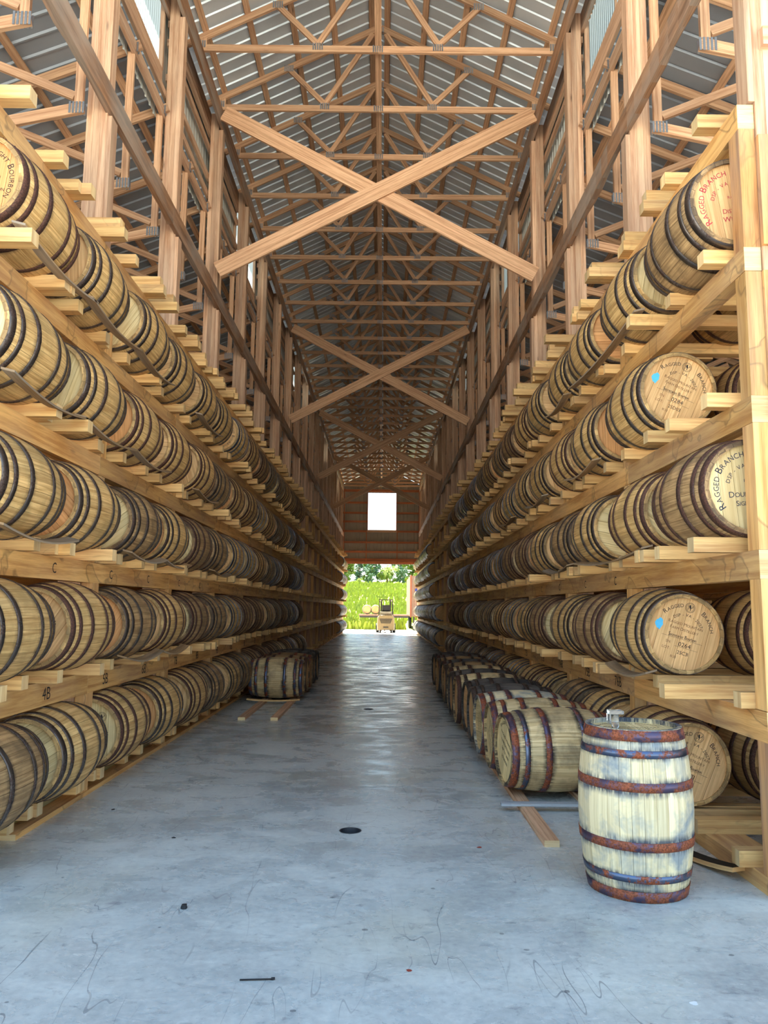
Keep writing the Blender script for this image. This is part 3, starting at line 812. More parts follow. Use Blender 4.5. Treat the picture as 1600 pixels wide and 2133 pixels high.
    for c in range(0, 13):
        n = (3 + c) if s < 0 else (78 - c)
        if not (s > 0 and c < 2): mark('%dB' % n, c, 1, .13)
        if not (s > 0 and c < 2): mark('C', c, 2, .11)
    return rk
def col_y(s, c):
    """near head of barrel column c"""
    r = random.Random(c * 7 + s); return BASE[s] + BAY * (c // 2) + (0.05 if c % 2 == 0 else 1.10) + r.uniform(-.03, .03)
RK = {1: rack(1), -1: rack(-1)}

# ------------------------------------------------------------------ barrels on the racks
TIER = ['bottom', 'second', 'third', 'fourth', 'fifth', 'top']
def fill():
    present = {(1, 0): range(1, 17), (1, 1): range(1, 16), (1, 2): range(0, 16), (1, 3): range(1, 16), (1, 4): range(0, 16),
               (-1, 0): range(0, 16), (-1, 1): range(0, 15), (-1, 2): range(0, 15), (-1, 3): range(0, 15), (-1, 4): range(0, 15)}
    farset = {(1, 0): 21, (1, 1): 21, (1, 2): 24, (1, 3): 25, (1, 4): 26, (-1, 0): 32, (-1, 1): 32, (-1, 2): 34, (-1, 3): 33, (-1, 4): 34}
    special = {(1, 0, 1): dict(printk='A', roll=0.40, head='oak_head', label='oak barrel on the right rack bottom tier, half hidden behind the upright barrel'),
               (1, 1, 1): dict(printk='B', roll=0.30, spot='blue', head='oak_head', body='oak_rack', hoop='hoop_dark', label='oak barrel numbered 0264 with blue paint dot, second tier of the right rack'),
               (1, 2, 0): dict(printk='C', roll=-0.08, head='oak_head_pale', body='oak_brown', hoop='hoop_brown', label='wine-stained oak barrel with navy lettering, right rack end, third tier'),
               (1, 3, 1): dict(printk='D', roll=0.42, spot='blue', head='oak_head', body='oak_rack', hoop='hoop_dark', label='oak barrel numbered 0284 with blue paint dot, fourth tier of the right rack'),
               (1, 4, 0): dict(printk='E', roll=-0.15, label='oak barrel with red lettering at the near end of the right rack, fifth tier'),
               (-1, 4, 0): dict(printk='S', roll=0.12, spot='bluelow', label='oak barrel lettered STRAIGHT BOURBON on the left rack near end, fifth tier'),
               (-1, 3, 0): dict(head='oak_head_pale', roll=0.2, spot='blueleft', label='oak barrel with a blue dot on its pale head, left rack near end, fourth tier'),
               (-1, 0, 2): dict(printk='L', roll=0.0, head='oak_head_pale', label='oak barrel with a black lion seal on its head, left rack bottom tier'),
               (-1, 0, 4): dict(spot='blueleft', roll=0.25, label='oak barrel with a blue dot low on its head, left rack bottom tier, fifth along'),
               (-1, 0, 7): dict(printk='N', roll=0.0, label='oak barrel with black BOURBON arc on its head, left rack bottom tier, eighth along'),
               (-1, 2, 2): dict(head='oak_head_pale', roll=0.9, label='oak barrel with a bright blank head, left rack third tier, third along'),
               (1, 1, 7): dict(spot='red', head='oak_head_orange'), (1, 2, 8): dict(spot='red', head='oak_head_orange'), (1, 1, 9): dict(spot='red', head='oak_head_orange')}
    for (s, t), cols in present.items():
        side = 'right' if s > 0 else 'left'
        for i, c in enumerate(cols):
            yh = col_y(s, c) + rnd.uniform(-.02, .02); x = s * (2.32 + rnd.uniform(-.015, .015))
            z = BT[t] + .385 - RB
            kw = dict(label='oak barrel on the %s rack, %s tier, %s from the near end' % (side, ORD[t] if t else 'bottom', ordn(i)),
                      roll=rnd.uniform(-PI, PI), head=rnd.choice(['oak_head', 'oak_head', 'oak_head_orange', 'oak_head_pale']),
                      body=rnd.choice(['oak_rack', 'oak_rack', 'oak_rack', 'oak_brown'] if c < 8 else ['oak_rack', 'oak_brown', 'oak_brown']),
                      hoop=rnd.choice(['hoop_dark', 'hoop_dark', 'hoop_brown'] if c < 6 else ['hoop_dark', 'hoop_brown', 'hoop_steel']))
            if s < 0 and t in (1, 2, 3, 4) and c in (3, 6, 8, 9, 11) and c > 5: kw['printk'] = 'N'; kw['roll'] = rnd.uniform(-.3, .3)
            kw.update(special.get((s, t, c), {}))
            barrel((x, yh + HL, z), rnd.uniform(-.012, .012), group='oak barrels on the %s rack' % side, detail=2 if yh < 8.7 else 1, **kw)
        k = 0
        for c in range(farset[(s, t)], 2 * NB):
            yh = col_y(s, c)
            if yh + .9 > END_Y: break
            barrel((s * 2.32, yh + HL, BT[t] + .385 - RB), 0, 'far oak barrel of the %s rack, %s tier, %s past the empty bays' % (side, ORD[t] if t else 'bottom', ordn(k)),
                   group='barrels at the far door end', roll=rnd.uniform(-PI, PI), detail=0, body=rnd.choice(['oak_rack', 'oak_pale', 'oak_brown']), hoop=rnd.choice(['hoop_steel', 'hoop_dark'])); k += 1
    # second row, seen past the near end and above the top beam
    for s, t, c in [(1, 0, 1), (1, 0, 0), (1, 1, 1), (1, 1, 0), (1, 2, 1), (1, 3, 1), (1, 3, 0), (1, 4, 1), (1, 4, 0), (1, 5, 0), (1, 5, 1), (1, 5, 4), (1, 5, 5), (-1, 5, 0), (-1, 5, 1), (-1, 5, 5), (-1, 5, 6)] + [(-1, t, 0) for t in range(5)]:
        side = 'right' if s > 0 else 'left'
        if t == 5: lb = 'oak barrel on the very top of the %s rack, %s place from the near end' % (side, ordn(c))
        else: lb = 'shaded oak barrel in the inner row of the %s rack, %s tier, %s place' % (side, ORD[t] if t else 'bottom', ['nearest', 'second'][c])
        barrel((s * 3.05, col_y(s, c) + HL, BT[t] + .385 - RB), 0, lb, group='inner row barrels', roll=rnd.uniform(-PI, PI), detail=1, hoop='hoop_brown')
fill()

# ------------------------------------------------------------------ barrels on the floor
def floor_barrels():
    ry = 0.045
    looks = [('oak_floor', ['hoop_rust', 'hoop_blue', 'hoop_rust', 'hoop_rust', 'hoop_rust', 'hoop_blue'], 'pale weathered barrel with rusty hoops and a black stain, nearest of the right floor row'),
             ('oak_floor', ['hoop_rust'] * 6, 'pale weathered barrel with brown rusty hoops, second in the right floor row'),
             ('oak_pale', ['hoop_rust'] * 6, 'pale barrel with red-brown hoops, third in the right floor row'),
             ('oak_black', ['hoop_dark'] * 6, 'blackened barrel with dark hoops, fourth in the right floor row'),
             ('oak_black', ['hoop_dark'] * 6, 'blackened barrel with dull hoops, fifth in the right floor row'),
             ('oak_floor', ['hoop_brown', 'hoop_dark'] * 3, 'tan barrel with black hoops, sixth in the right floor row')]
    for i in range(13):
        b, h, l = looks[i] if i < 6 else (['oak_black', 'oak_floor', 'oak_brown', 'oak_black', 'oak_brown', 'oak_black', 'oak_black'][i - 6], [['hoop_dark', 'hoop_brown'][i % 2]] * 6,
                                          'dark used barrel lying in the right floor row, %s from the near end' % ordn(i))
        barrel((1.56 + rnd.uniform(-.03, .03) + (0.0 if i else .03), 6.66 + .70 * i, ry), -PI / 2 + (.113 if i == 0 else rnd.uniform(.0, .07)), l, 'used barrels lying on the floor, right', roll=rnd.uniform(-PI, PI) if i else .4,
               detail=2 if i < 3 else 1, body=b, head='oak_head_pale' if i < 3 else 'oak_head', hoops=h, printk='F' if i < 3 else None, scale=1.02)
    for i in range(5):
        barrel((-1.60, 13.05 + .70 * i, ry), -PI / 2 + PI + rnd.uniform(-.03, .03), ['tan barrel with blue-black hoops, front of the left floor row', 'reddish dark barrel, second in the left floor row', 'dark barrel with a wine-coloured cast, third in the left floor row',
               'dark barrel, fourth in the left floor row', 'black barrel, last in the left floor row'][i], 'used barrels lying on the floor, left', roll=rnd.uniform(-PI, PI), detail=2 if i == 0 else 1,
               body=['oak_floor', 'oak_brown', 'oak_brown', 'oak_black', 'oak_black'][i], hoops=[['hoop_blue'] * 6, ['hoop_brown'] * 6, ['hoop_rust'] * 6, ['hoop_dark'] * 6, ['hoop_dark'] * 6][i])
    for x, y0, y1, l in ((1.27, 5.28, 15.6, 'long pine runner under the right floor row, aisle side'), (1.80, 5.9, 15.6, 'long pine runner under the right floor row, rack side'),
                         (-1.78, 10.8, 16.6, 'long pine runner under the left floor row, rack side'), (-1.33, 10.8, 16.6, 'long pine runner under the left floor row, aisle side')):
        mb = MB(); mb.box(-.05, .05, 0, y1 - y0, 0, .042, axis=1, endmat=1)
        tag(build(mb, 'floor_runner', ['pine_truss', 'end_grain'], loc=(x, y0, 0)), l, 'timber', 'runners under the floor barrels')
    # slats wedged in front of each row
    def slat(x0, x1, y, bow, mat, l):
        mb = MB(); n = 12; w = .07
        for i in range(n + 1):
            f = i / n; z = .044 + bow * (2 * f - 1) ** 2; x = x0 + (x1 - x0) * f
            for dy, dz in ((-w / 2, 0), (w / 2, 0), (w / 2, .022), (-w / 2, .022)): mb.v.append(Vector((x, y + dy, z + dz)))
        for i in range(n):
            for k in range(4):
                q = (i * 4 + k, i * 4 + (k + 1) % 4, i * 4 + 4 + (k + 1) % 4, i * 4 + 4 + k); mb.face(q[::-1], [(i * .07, 0), (i * .07, .05), (i * .07 + .07, .05), (i * .07 + .07, 0)], .5)
        mb.face((0, 1, 2, 3), [(0, 0)] * 4); mb.face(tuple(n * 4 + k for k in (3, 2, 1, 0)), [(0, 0)] * 4)
        tag(build(mb, 'barrel_stave', mat), l, 'stave')
    slat(1.07, 1.98, 6.18, 0.0, 'grey_board', 'straight grey slat across the runners before the nearest floor barrel')
    slat(-2.02, -1.17, 12.58, 0.022, 'rack_rail', 'curved pale stave across the runners before the left floor row')
    # upright barrel
    barrel((1.60, 4.58, 0), 0.25, 'upright weathered barrel with rusty blue hoops standing on the aisle floor', roll=.3, detail=2, body='oak_pale', head='oak_head_pale',
           hoops=['hoop_rust', 'hoop_blue', 'hoop_rust', 'hoop_rust', 'hoop_blue', 'hoop_rust'], printk='U', upright=True, scale=(.945, .945, 1.02))
    # clear plastic cup with a grip on its head
    z0 = 0.902 - .026 * 1.025 + .002; t = empty('clear_bung', (1.475, 4.50, z0)); tag(t, 'small clear plastic bung standing on the upright barrel', 'bung')
    mb = MB(); mb.tube((0, 0, 0), (0, 0, .085), .020, .022, 20); build(mb, 'stem', 'clear_plastic', t)
    mb = MB(); mb.box(-.042, .042, -.03, .03, .0855, .105); build(mb, 'cap', 'clear_plastic', t)
    mb = MB(); mb.box(-.040, -.030, -.028, .028, .03, .085); build(mb, 'side_wall', 'clear_plastic', t)
    # charred loose stave on the floor
    mb = MB(); n = 14; L = .86; w = .10
    for i in range(n + 1):
        f = i / n - .5; z = .004 + .075 * (2 * f) ** 2 * .5; y = f * L
        for dx, dz in ((-w / 2, .006), (w / 2, .006), (w / 2 * .96, .032), (-w / 2 * .96, .032)): mb.v.append(Vector((dx, y, z + dz - (.004 if abs(dx) < .03 else 0))))
    for i in range(n):
        for k in range(4):
            q = (i * 4 + k, i * 4 + (k + 1) % 4, i * 4 + 4 + (k + 1) % 4, i * 4 + 4 + k); mb.face(q, [(i * .06, k * .1), (i * .06, k * .1 + .05), (i * .06 + .06, k * .1 + .05), (i * .06 + .06, k * .1)], .5, 1 if k == 2 else 0)
    mb.face((3, 2, 1, 0), [(0, 0)] * 4, .9); mb.face(tuple(n * 4 + k for k in range(4)), [(0, 0)] * 4, .9)
    o = build(mb, 'barrel_stave', ['rack_rail', 'char_wood'], loc=(2.09, 5.10, 0)); o.rotation_euler = (0, 0, .34)
    tag(o, 'loose curved stave charred black, on the floor behind the upright barrel', 'stave')
    # scraps on the floor
    def scrap(name, x, y, r, mat, l, cat, flat=.4, n=7, st=1.0):
        mb = MB(); rr = random.Random(int(x * 100)); pts = []
        for lv, (zz, k) in enumerate(((0.001, 1.0), (r * flat, .7))):
            for i in range(n):
                a = 2 * PI * i / n; q = r * k * rr.uniform(.6, 1.2); mb.v.append(Vector((q * math.cos(a) * st, q * math.sin(a), zz)))
        for i in range(n): mb.face((i, (i + 1) % n, n + (i + 1) % n, n + i), [(0, 0)] * 4)
        mb.face(tuple(range(n, 2 * n)), [(0, 0)] * n)
        tag(build(mb, name, mat, loc=(x, y, 0)), l, cat)
    scrap('charcoal_lump', -0.87, 4.19, .024, 'debris_black', 'small black lump on the floor left of the aisle middle', 'debris', .8)
    scrap('dry_leaf', 0.13 + .139, 3.53, .014, 'leaf_red', 'tiny reddish leaf scrap nearest the front of the aisle floor', 'leaf', .1)
    scrap('dry_leaf', 0.79, 5.26, .022, 'leaf_red', 'tiny reddish leaf on the floor left of the pine runner', 'leaf', .1)
    mb = MB(); mb.tube((0, 0, .005), (.13, .01, .005), .0035, .003, 6); mb.tube((.13, .01, .006), (.145, .012, .007), .006, .005, 6)
    tag(build(mb, 'twig', 'debris_black', loc=(-.44, 3.42, 0)), 'thin straight twig lying at the front of the aisle floor', 'twig')
    for x, y, l in ((-1.9, 6.1, 'dark bark chip on the floor beside the left rack plate'), (-1.25, 5.4, 'dark bark chip on the floor out in the aisle, left of the drain'), (2.0, 5.5, 'dark bark chip on the floor behind the upright barrel')):
        scrap('bark_chip', x, y, .016, 'debris_black', l, 'debris', .3)
floor_barrels()

# ------------------------------------------------------------------ tall posts and long beams
def frame():
    for s in (1, -1):
        side = 'right' if s > 0 else 'left'
        def X(a, b): return (min(s * a, s * b), max(s * a, s * b))
        for k in range(NB + 1):
            yp = BASE[s] + BAY * k
            if yp > END_Y + .2: break
            t = empty('timber_post', (s * 2.47, yp - .07, 0)); tag(t, 'tall laminated roof post on the %s, %s from the near end' % (side, ordn(k)), 'post', 'tall roof posts')
            O = (-s * 2.47, -(yp - .07), 0)
            for i in range(3):                                      # three plies
                mb = MB(); x0, x1 = X(2.377 + .063 * i, 2.377 + .063 * i + .0615); mb.box(x0, x1, yp - .145, yp - .005, 0, 8.78 + (.27 if i else 0), axis=2, endmat=0)
                build(mb, 'post_ply', 'pine_post', t, O)
            mb = MB(); x0, x1 = X(2.337, 2.376); mb.box(x0, x1, yp - .145, yp - .005, 4.64, 5.91, axis=2); build(mb, 'bearing_ply', 'pine_post', t, O)
            if s > 0 and k == 0:
                mb = MB(); x0, x1 = X(2.42, 2.62); mb.box(x0, x1, yp - .20, yp - .146, 4.98, 5.10, axis=0, endmat=0); build(mb, 'nailed_block', 'pine_post', t, O)
        # lower long beam with a waney under edge
        y = BASE[s] - .4; n = 0
        while y < END_Y:
            y2 = min(y + 2 * BAY, END_Y + .2); mb = MB(); N = 22; r = rnd.random() * 30
            for i in range(N + 1):
                yy = y + (y2 - y - .004) * i / N; e = .018 * mnoise.noise(Vector((yy * 1.9, s * 3.1, r))) + (.02 * max(0, mnoise.noise(Vector((yy * 5, s, 4)))) )
                for x, z in ((2.335 + 0, 5.94 + e * .3), (2.395 + e * .8, 5.94 - e), (2.395, 6.17), (2.335, 6.17)): mb.v.append(Vector((s * x, yy, z)))
            for i in range(N):
                for k in range(4):
                    l = (k + 1) % 4; a = i * 4; q = (a + k, a + l, a + 4 + l, a + 4 + k); ua, ub = (y2 - y) * i / N, (y2 - y) * (i + 1) / N
                    mb.face(q if s < 0 else q[::-1], [(ua, k * .31), (ua, k * .31 + .2), (ub, k * .31 + .2), (ub, k * .31)], .5)
            mb.face((0, 1, 2, 3), [(0, 0)] * 4); mb.face(tuple(N * 4 + k for k in (3, 2, 1, 0)), [(0, 0)] * 4)
            tag(build(mb, 'girder', 'barky_beam'), 'rough waney-edged lower girder length on the %s, %s from the near end' % (side, ordn(n)), 'beam', 'lower girders'); y = y2; n += 1
        # upper girder under the trusses
        y = BASE[s] - 1.2; n = 0
        while y < END_Y:
            y2 = min(y + 2 * BAY, END_Y + .2); mb = MB(); x0, x1 = X(2.372, 2.412); mb.box(x0, x1, y, y2 - .004, 8.78, 9.05, axis=1)
            g = build(mb, 'girder', 'barky_beam'); tag(g, 'upper girder length under the trusses on the %s, %s from the near end' % (side, ordn(n)), 'beam', 'upper girders')
            mb = MB(); x0, x1 = X(2.57, 2.61); mb.box(x0, x1, y, y2 - .004, 8.80, 9.05, axis=1); build(mb, 'outer_ply', 'barky_beam', g); y = y2; n += 1
    # great crossed braces over the aisle
    for i, y in enumerate((10.75, 19.7, 28.6, 37.3)):
        t = empty('crossed_brace', (0, y, 6.3)); tag(t, 'great timber cross brace spanning the aisle under the roof, %s from the front' % ordn(i), 'brace', 'cross braces over the aisle')
        for a, yy in ((1, -.045), (-1, 0.0)):
            mb = MB(); mb.bar((-a * 2.33, yy, .12), (a * 2.33, yy, 2.62), .04, .235); build(mb, 'brace', 'pine_truss', t)
frame()

# ------------------------------------------------------------------ roof trusses
ZC = 9.06
def trusses():
    L = 2.50; w = .038; d = .095; rise = .5
    zt = lambda x: .16 + (L - abs(x)) * rise
    def B(p, q, hh=d, yo=0.0): mb = MB(); mb.bar((p[0], yo, p[1]), (q[0], yo, q[1]), w, hh); return mb
    parts = []
    mb = MB(); mb.box(-L, 0, -w / 2, w / 2, 0, d, axis=0); mb.box(0.001, L, -w / 2, w / 2, 0, d, axis=0); parts.append(('bottom_chord', mb.mesh('bottom_chord', 'pine_truss')))
    for s in (-1, 1):
        parts.append(('top_chord', B((s * 2.72, zt(2.72)), (s * .02, zt(.02))).mesh('top_chord', 'pine_truss')))
        parts.append(('web', B((s * .80, d), (s * 1.38, zt(1.38) - .03), .075).mesh('web', 'pine_truss')))
        parts.append(('web', B((s * .84, d), (s * .10, zt(.1) - .06), .075).mesh('web', 'pine_truss')))
        parts.append(('heel_block', B((s * 2.40, .02), (s * 2.40, .20), .12).mesh('heel_block', 'pine_truss')))
    def plate(x, z, a, b):
        mb = MB()
        for k in range(5):
            xx = x - a / 2 + a * k / 5
            for sy in (-1, 1):
                y0 = sy * (w / 2 + .001); mb.box(xx, xx + a / 5 * .62, min(y0, y0 + sy * .004), max(y0, y0 + sy * .004), z - b / 2, z + b / 2)
        return mb.mesh('connector_plate', 'plate_steel')
    for x, z in ((-.82, .08), (.82, .08), (0, .055), (-1.38, zt(1.38) - .02), (1.38, zt(1.38) - .02), (-2.42, .10), (2.42, .10), (0, zt(0) - .05)): parts.append(('connector_plate', plate(x, z, .15, .10)))
    y = 4.60; i = 0; ys = []
    while y < END_Y - .15:
        t = empty('roof_truss', (0, y, ZC)); tag(t, 'light timber roof truss spanning the aisle, %s back from the front' % ordn(i), 'truss', 'roof trusses over the aisle')
        for nm, me in parts: link(nm, me, t)
        ys.append(y); y += 1.258; i += 1
    # lengthwise braces on the bottom chords
    y = 3.6; k = 0
    while y < END_Y:
        y2 = min(y + 4.9, END_Y); mb = MB(); mb.box(-.045, .045, y, y2 - .004, ZC + d + .001, ZC + d + .04, axis=1)
        tag(build(mb, 'lateral_brace', 'pine_truss'), 'long board running down the middle on the truss bottoms, %s length' % ordn(k), 'brace', 'lateral braces'); y = y2; k += 1
    # side trusses of the lean-to roofs
    for s in (1, -1):
        side = 'right' if s > 0 else 'left'
        X0 = 2.62; tz = lambda x: 7.50 - .40 * (x - X0); bz = lambda x: 5.99 - .22 * (x - 2.42)
        def Bs(p, q, hh, nm): mb = MB(); mb.bar((s * p[0], 0, p[1]), (s * q[0], 0, q[1]), w, hh); return (nm, mb.mesh(nm, 'pine_truss'))
        ps = [Bs((X0 - .1, tz(X0 - .1)), (8.1, tz(8.1)), .10, 'top_chord'), Bs((2.58, bz(2.58)), (8.0, bz(8.0)), .10, 'bottom_chord'),
              Bs((X0, bz(X0) + .05), (X0, tz(X0) - .05), .075, 'end_vertical'), Bs((2.66, 6.06), (4.25, 6.72), .075, 'web'), Bs((4.3, 6.72), (5.2, 5.46), .075, 'web'), Bs((5.25, 5.46), (6.3, 5.95), .075, 'web')]
        for x, z in ((X0, tz(X0)), (X0 + .02, bz(X0)), (4.27, 6.74)):
            mb = MB()
            for k in range(5):
                for sy in (-1, 1):
                    y0 = sy * (w / 2 + .001); xx = s * (x - .075 + .03 * k); mb.box(min(xx, xx + s * .018), max(xx, xx + s * .018), min(y0, y0 + sy * .004), max(y0, y0 + sy * .004), z - .055, z + .055)
            ps.append(('connector_plate', mb.mesh('connector_plate', 'plate_steel')))
        i = 0; y = BASE[s] - .10
        while y < END_Y:
            t = empty('side_truss', (0, y - .09 if i % 2 == 0 else y, 0)); tag(t, 'light timber truss of the %s side roof, %s from the front' % (side, ordn(i)), 'truss', '%s side roof trusses' % side)
            t.location.x = s * 2.62; t.location.z = 6.0
            for nm, me in ps: link(nm, me, t, (-s * 2.62, 0, -6.0))
            y += BAY / 2; i += 1
trusses()

# ------------------------------------------------------------------ roof and walls (setting)
def sheet(width, length, rib=.2286, h=.019, mat='roof_steel', nm='roof_sheet'):
    """ribbed steel panel: x along its length, y across the ribs"""
    mb = MB(); n = int(round(width / rib)); prof = []
    for i in range(n):
        a = i * rib; prof += [(a, 0), (a + rib * .80, 0), (a + rib * .86, h), (a + rib * .94, h)]
    prof.append((n * rib, 0)); prof[-1] = (n * rib, 0)
    k = len(prof); N = 1
    for x in (0, length):
        for y, z in prof: mb.v.append(Vector((x, y, z)))
    for i in range(k - 1): mb.face((i, k + i, k + i + 1, i + 1), [(0, 0)] * 4)
    return mb.mesh(nm, mat)
def envelope():
    W = .9144
    # main roof
    roof = empty('ceiling'); tag(roof, kind='structure')
    Lr = math.hypot(2.85, 1.425)
    me = sheet(W, Lr)
    for s in (1, -1):
        m0 = Matrix(((s * 2 / math.sqrt(5), 0, 0, 0), (0, 1, 0, 0), (-1 / math.sqrt(5), 0, 1, 0), (0, 0, 0, 1)))
        y = 2.6
        while y < END_Y + .4:
            o = link('roof_sheet', me, roof); z0 = ZC + .16 + 2.5 * .5 + .105
            o.rotation_euler = (0, math.atan(.5), 0) if s > 0 else (0, PI - math.atan(.5), 0)
            # left slope: turn the panel over about its length so that both slopes start at the ridge
            o.location = (0, y if s > 0 else y, z0); y += W
        for x in (.12, .68, 1.24, 1.80, 2.36, 2.74):
            for yy in range(8):
                a = 2.6 + 5.7 * yy; b = min(a + 5.69, END_Y + .3); mb = MB(); z = ZC + .16 + (2.5 - x) * .5 + .072
                mb.bar((s * x, a, z), (s * x, b, z), .085, .038, side=(s * 2, 0, -1)); build(mb, 'purlin', 'pine_truss', roof)
    # lean-to roofs
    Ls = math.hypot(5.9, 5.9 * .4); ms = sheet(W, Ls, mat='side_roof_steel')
    for s in (1, -1):
        y = 2.6
        while y < END_Y + .4:
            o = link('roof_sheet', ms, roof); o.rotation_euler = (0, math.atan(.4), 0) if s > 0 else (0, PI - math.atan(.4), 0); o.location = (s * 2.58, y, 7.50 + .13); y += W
        for x in (2.9, 3.7, 4.5, 5.3, 6.1, 6.9, 7.7):
            for yy in range(8):
                a = 2.6 + 5.7 * yy; b = min(a + 5.69, END_Y + .3); mb = MB(); z = 7.50 - .4 * (x - 2.62) + .075
                mb.bar((s * x, a, z), (s * x, b, z), .085, .038, side=(s * 1, 0, -.4)); build(mb, 'purlin', 'pine_truss', roof)
    # clerestory walls with translucent windows
    win = {1: [1, 4, 8, 12, 16], -1: [1, 4, 8, 12, 16]}
    zA, zB = 7.40, 9.16; nw = 1
    for s in (1, -1):
        side = 'right' if s > 0 else 'left'
        wl = empty('wall_' + side); tag(wl, kind='structure')
        mfull = sheet(W, zB - zA, .1524, .014, 'wall_steel', 'wall_sheet')
        def panel(y0, y1, z0, z1):
            y = y0
            while y < y1 - .02:
                w = min(W, y1 - y); me = sheet(max(.1524, round(w / .1524) * .1524), z1 - z0, .1524, .014, 'wall_steel', 'wall_sheet') if (abs(w - W) > .01 or abs(z1 - z0 - (zB - zA)) > .01) else mfull
                o = link('wall_sheet', me, wl); o.rotation_euler = (0, -PI / 2, 0); o.location = (s * 2.665, y, z0); y += W
        y = 2.6; zones = []
        for k in win[s]:
            a = BASE[s] + BAY * k + .02; b = a + BAY - .20; zones.append((a, b))
        for a, b in zones + [(END_Y + .3, None)]:
            panel(y, a, zA, zB)
            if b is None: break
            y = b; panel(a, b, zA, 8.06); panel(a, b, 8.92, zB)
            wn = empty('window_%d' % nw, (s * 2.64, a, 8.06)); tag(wn, kind='structure'); nw += 1
            me = sheet(b - a, .86, .0762, .012, 'skylight_panel', 'translucent_sheet'); o = link('translucent_sheet', me, wn, (0, 0, 0)); o.rotation_euler = (0, -PI / 2, 0); o.location = (s * .03, 0, 0)
            for nm, (ya, yb, za, zb) in (('sill_board', (-.02, b - a + .02, -.20, 0)), ('head_board', (-.02, b - a + .02, .86, .90)), ('jamb_board', (-.04, 0, 0, .86)), ('jamb_board', (b - a, b - a + .04, 0, .86)), ('batten', (.95, .965, 0, .86))):
                mb = MB(); mb.box(-.035 if nm != 'batten' else -.004, .018, ya, yb, za, zb); build(mb, nm, 'pine_post', wn)
        for z, h in ((7.42, .14), (7.70, .09), (7.98, .09), (8.45, .09), (8.70, .09)):
            for k in range(NB):
                ya = BASE[s] + BAY * k; yb = ya + BAY
                if k in win[s] and z > 7.9: continue
                if ya > END_Y: break
                mb = MB(); x0, x1 = (2.572, 2.61); mb.box(min(s * x0, s * x1), max(s * x0, s * x1), ya - .07, min(yb - .075, END_Y), z, z + h, axis=1); build(mb, 'girt', 'pine_post', wl)
        # outer wall of the side bay
        ow = empty('wall_outer_' + side); tag(ow, kind='structure'); mo = sheet(W, 5.05, .2286, .019, 'wall_steel', 'wall_sheet'); y = 2.6
        while y < END_Y + .4:
            o = link('wall_sheet', mo, ow); o.rotation_euler = (0, -PI / 2, 0); o.location = (s * 8.3, y, 0); y += W
        for z in (1, 2.2, 3.4, 3.9):
            mb = MB(); mb.box(min(s * 8.22, s * 8.27), max(s * 8.22, s * 8.27), 2.6, END_Y, z, z + .14, axis=1); build(mb, 'girt', 'pine_post', ow)
    # gable wall at the far end, with the door opening and the open window
    we = empty('wall_far', (0, 48.0, 0)); tag(we, kind='structure')
    dx0, dx1, dz = -2.75, 2.75, 4.25; wx0, wx1, wz0, wz1 = -.84, .93, 6.38, 8.74
    def wtop(x): return 10.50 - .5 * abs(x) if abs(x) < 2.75 else 7.55 - .4 * (abs(x) - 2.6)
    def strip(x0, x1, z0, z1):
        mb = MB(); rib = .2286; pts = [(x0, 0)]; x = math.ceil(x0 / rib) * rib
        while x < x1 - .03:
            if x > x0 + .01: pts += [(x, 0), (x + .012, -.019), (x + .03, -.019), (x + .042, 0)]
            x += rib
        pts.append((x1, 0)); n = len(mb.v)
        for px, py in pts:
            mb.v.append(Vector((px, py, z0))); mb.v.append(Vector((px, py, z1 if z1 is not None else wtop(px))))
        for i in range(len(pts) - 1): mb.face((n + 2 * i, n + 2 * i + 2, n + 2 * i + 3, n + 2 * i + 1), [(0, 0)] * 4)
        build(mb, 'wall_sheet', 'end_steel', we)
    x = -8.3
    cuts = sorted([-8.3, -6.5, -4.6, dx0, -1.8, wx0, 0.04, wx1, 1.84, dx1, 4.6, 6.5, 8.3])
    for a, b in zip(cuts, cuts[1:]):
        lo = 0 if (b <= dx0 or a >= dx1) else dz
        if a >= wx0 - .01 and b <= wx1 + .01: strip(a, b, lo, wz0); strip(a, b, wz1, None)
        else: strip(a, b, lo, None)
    def gb(x0, x1, z0, z1, nm='girt', m='end_wood', y0=-.07, y1=-.022): mb = MB(); mb.box(x0, x1, y0, y1, z0, z1, axis=0); build(mb, nm, m, we)
    wood('end_wood', srgb(186, 112, 72), srgb(134, 76, 48), rings=20, knots=.5)
    for z in (4.27, 4.44): gb(-2.7, 2.7, z, z + .155)
    for z in (4.95, 5.55, 6.24): gb(-2.7, 2.7, z, z + .12)
    for z in (6.85, 7.40, 8.05): gb(-2.7, wx0 - .05, z, z + .12); gb(wx1 + .05, 2.7, z, z + .12)
    gb(-2.7, 2.7, 8.80, 8.95); gb(-2.2, 2.2, 9.35, 9.47)
    for x0, x1 in ((wx0 - .05, wx0), (wx1, wx1 + .05)):
        mb = MB(); mb.box(x0, x1, -.10, .03, wz0, wz1, axis=2); build(mb, 'window_jamb', 'end_wood', we)
    mb = MB(); mb.box(wx0 - .05, wx1 + .05, -.16, .03, wz0 - .14, wz0, axis=0); build(mb, 'window_sill', 'pine_truss', we)
    for x in (-.95, .98, -2.35, 2.35):
        mb = MB(); mb.box(x, x + .05, -.12, -.071, 4.27, 6.24 if abs(x) < 2 else 9.0, axis=2); build(mb, 'stud', 'end_wood', we)
    for s in (1, -1):
        mb = MB(); a = 2.45; mb.box(min(s * a, s * 2.68), max(s * a, s * 2.68), -.22, -.075, 0, 9.2, axis=2); build(mb, 'corner_post', 'end_wood', we)
    # rounded white strips of loose house-wrap/trim along the girder far down the aisle are left as girder edges
envelope()

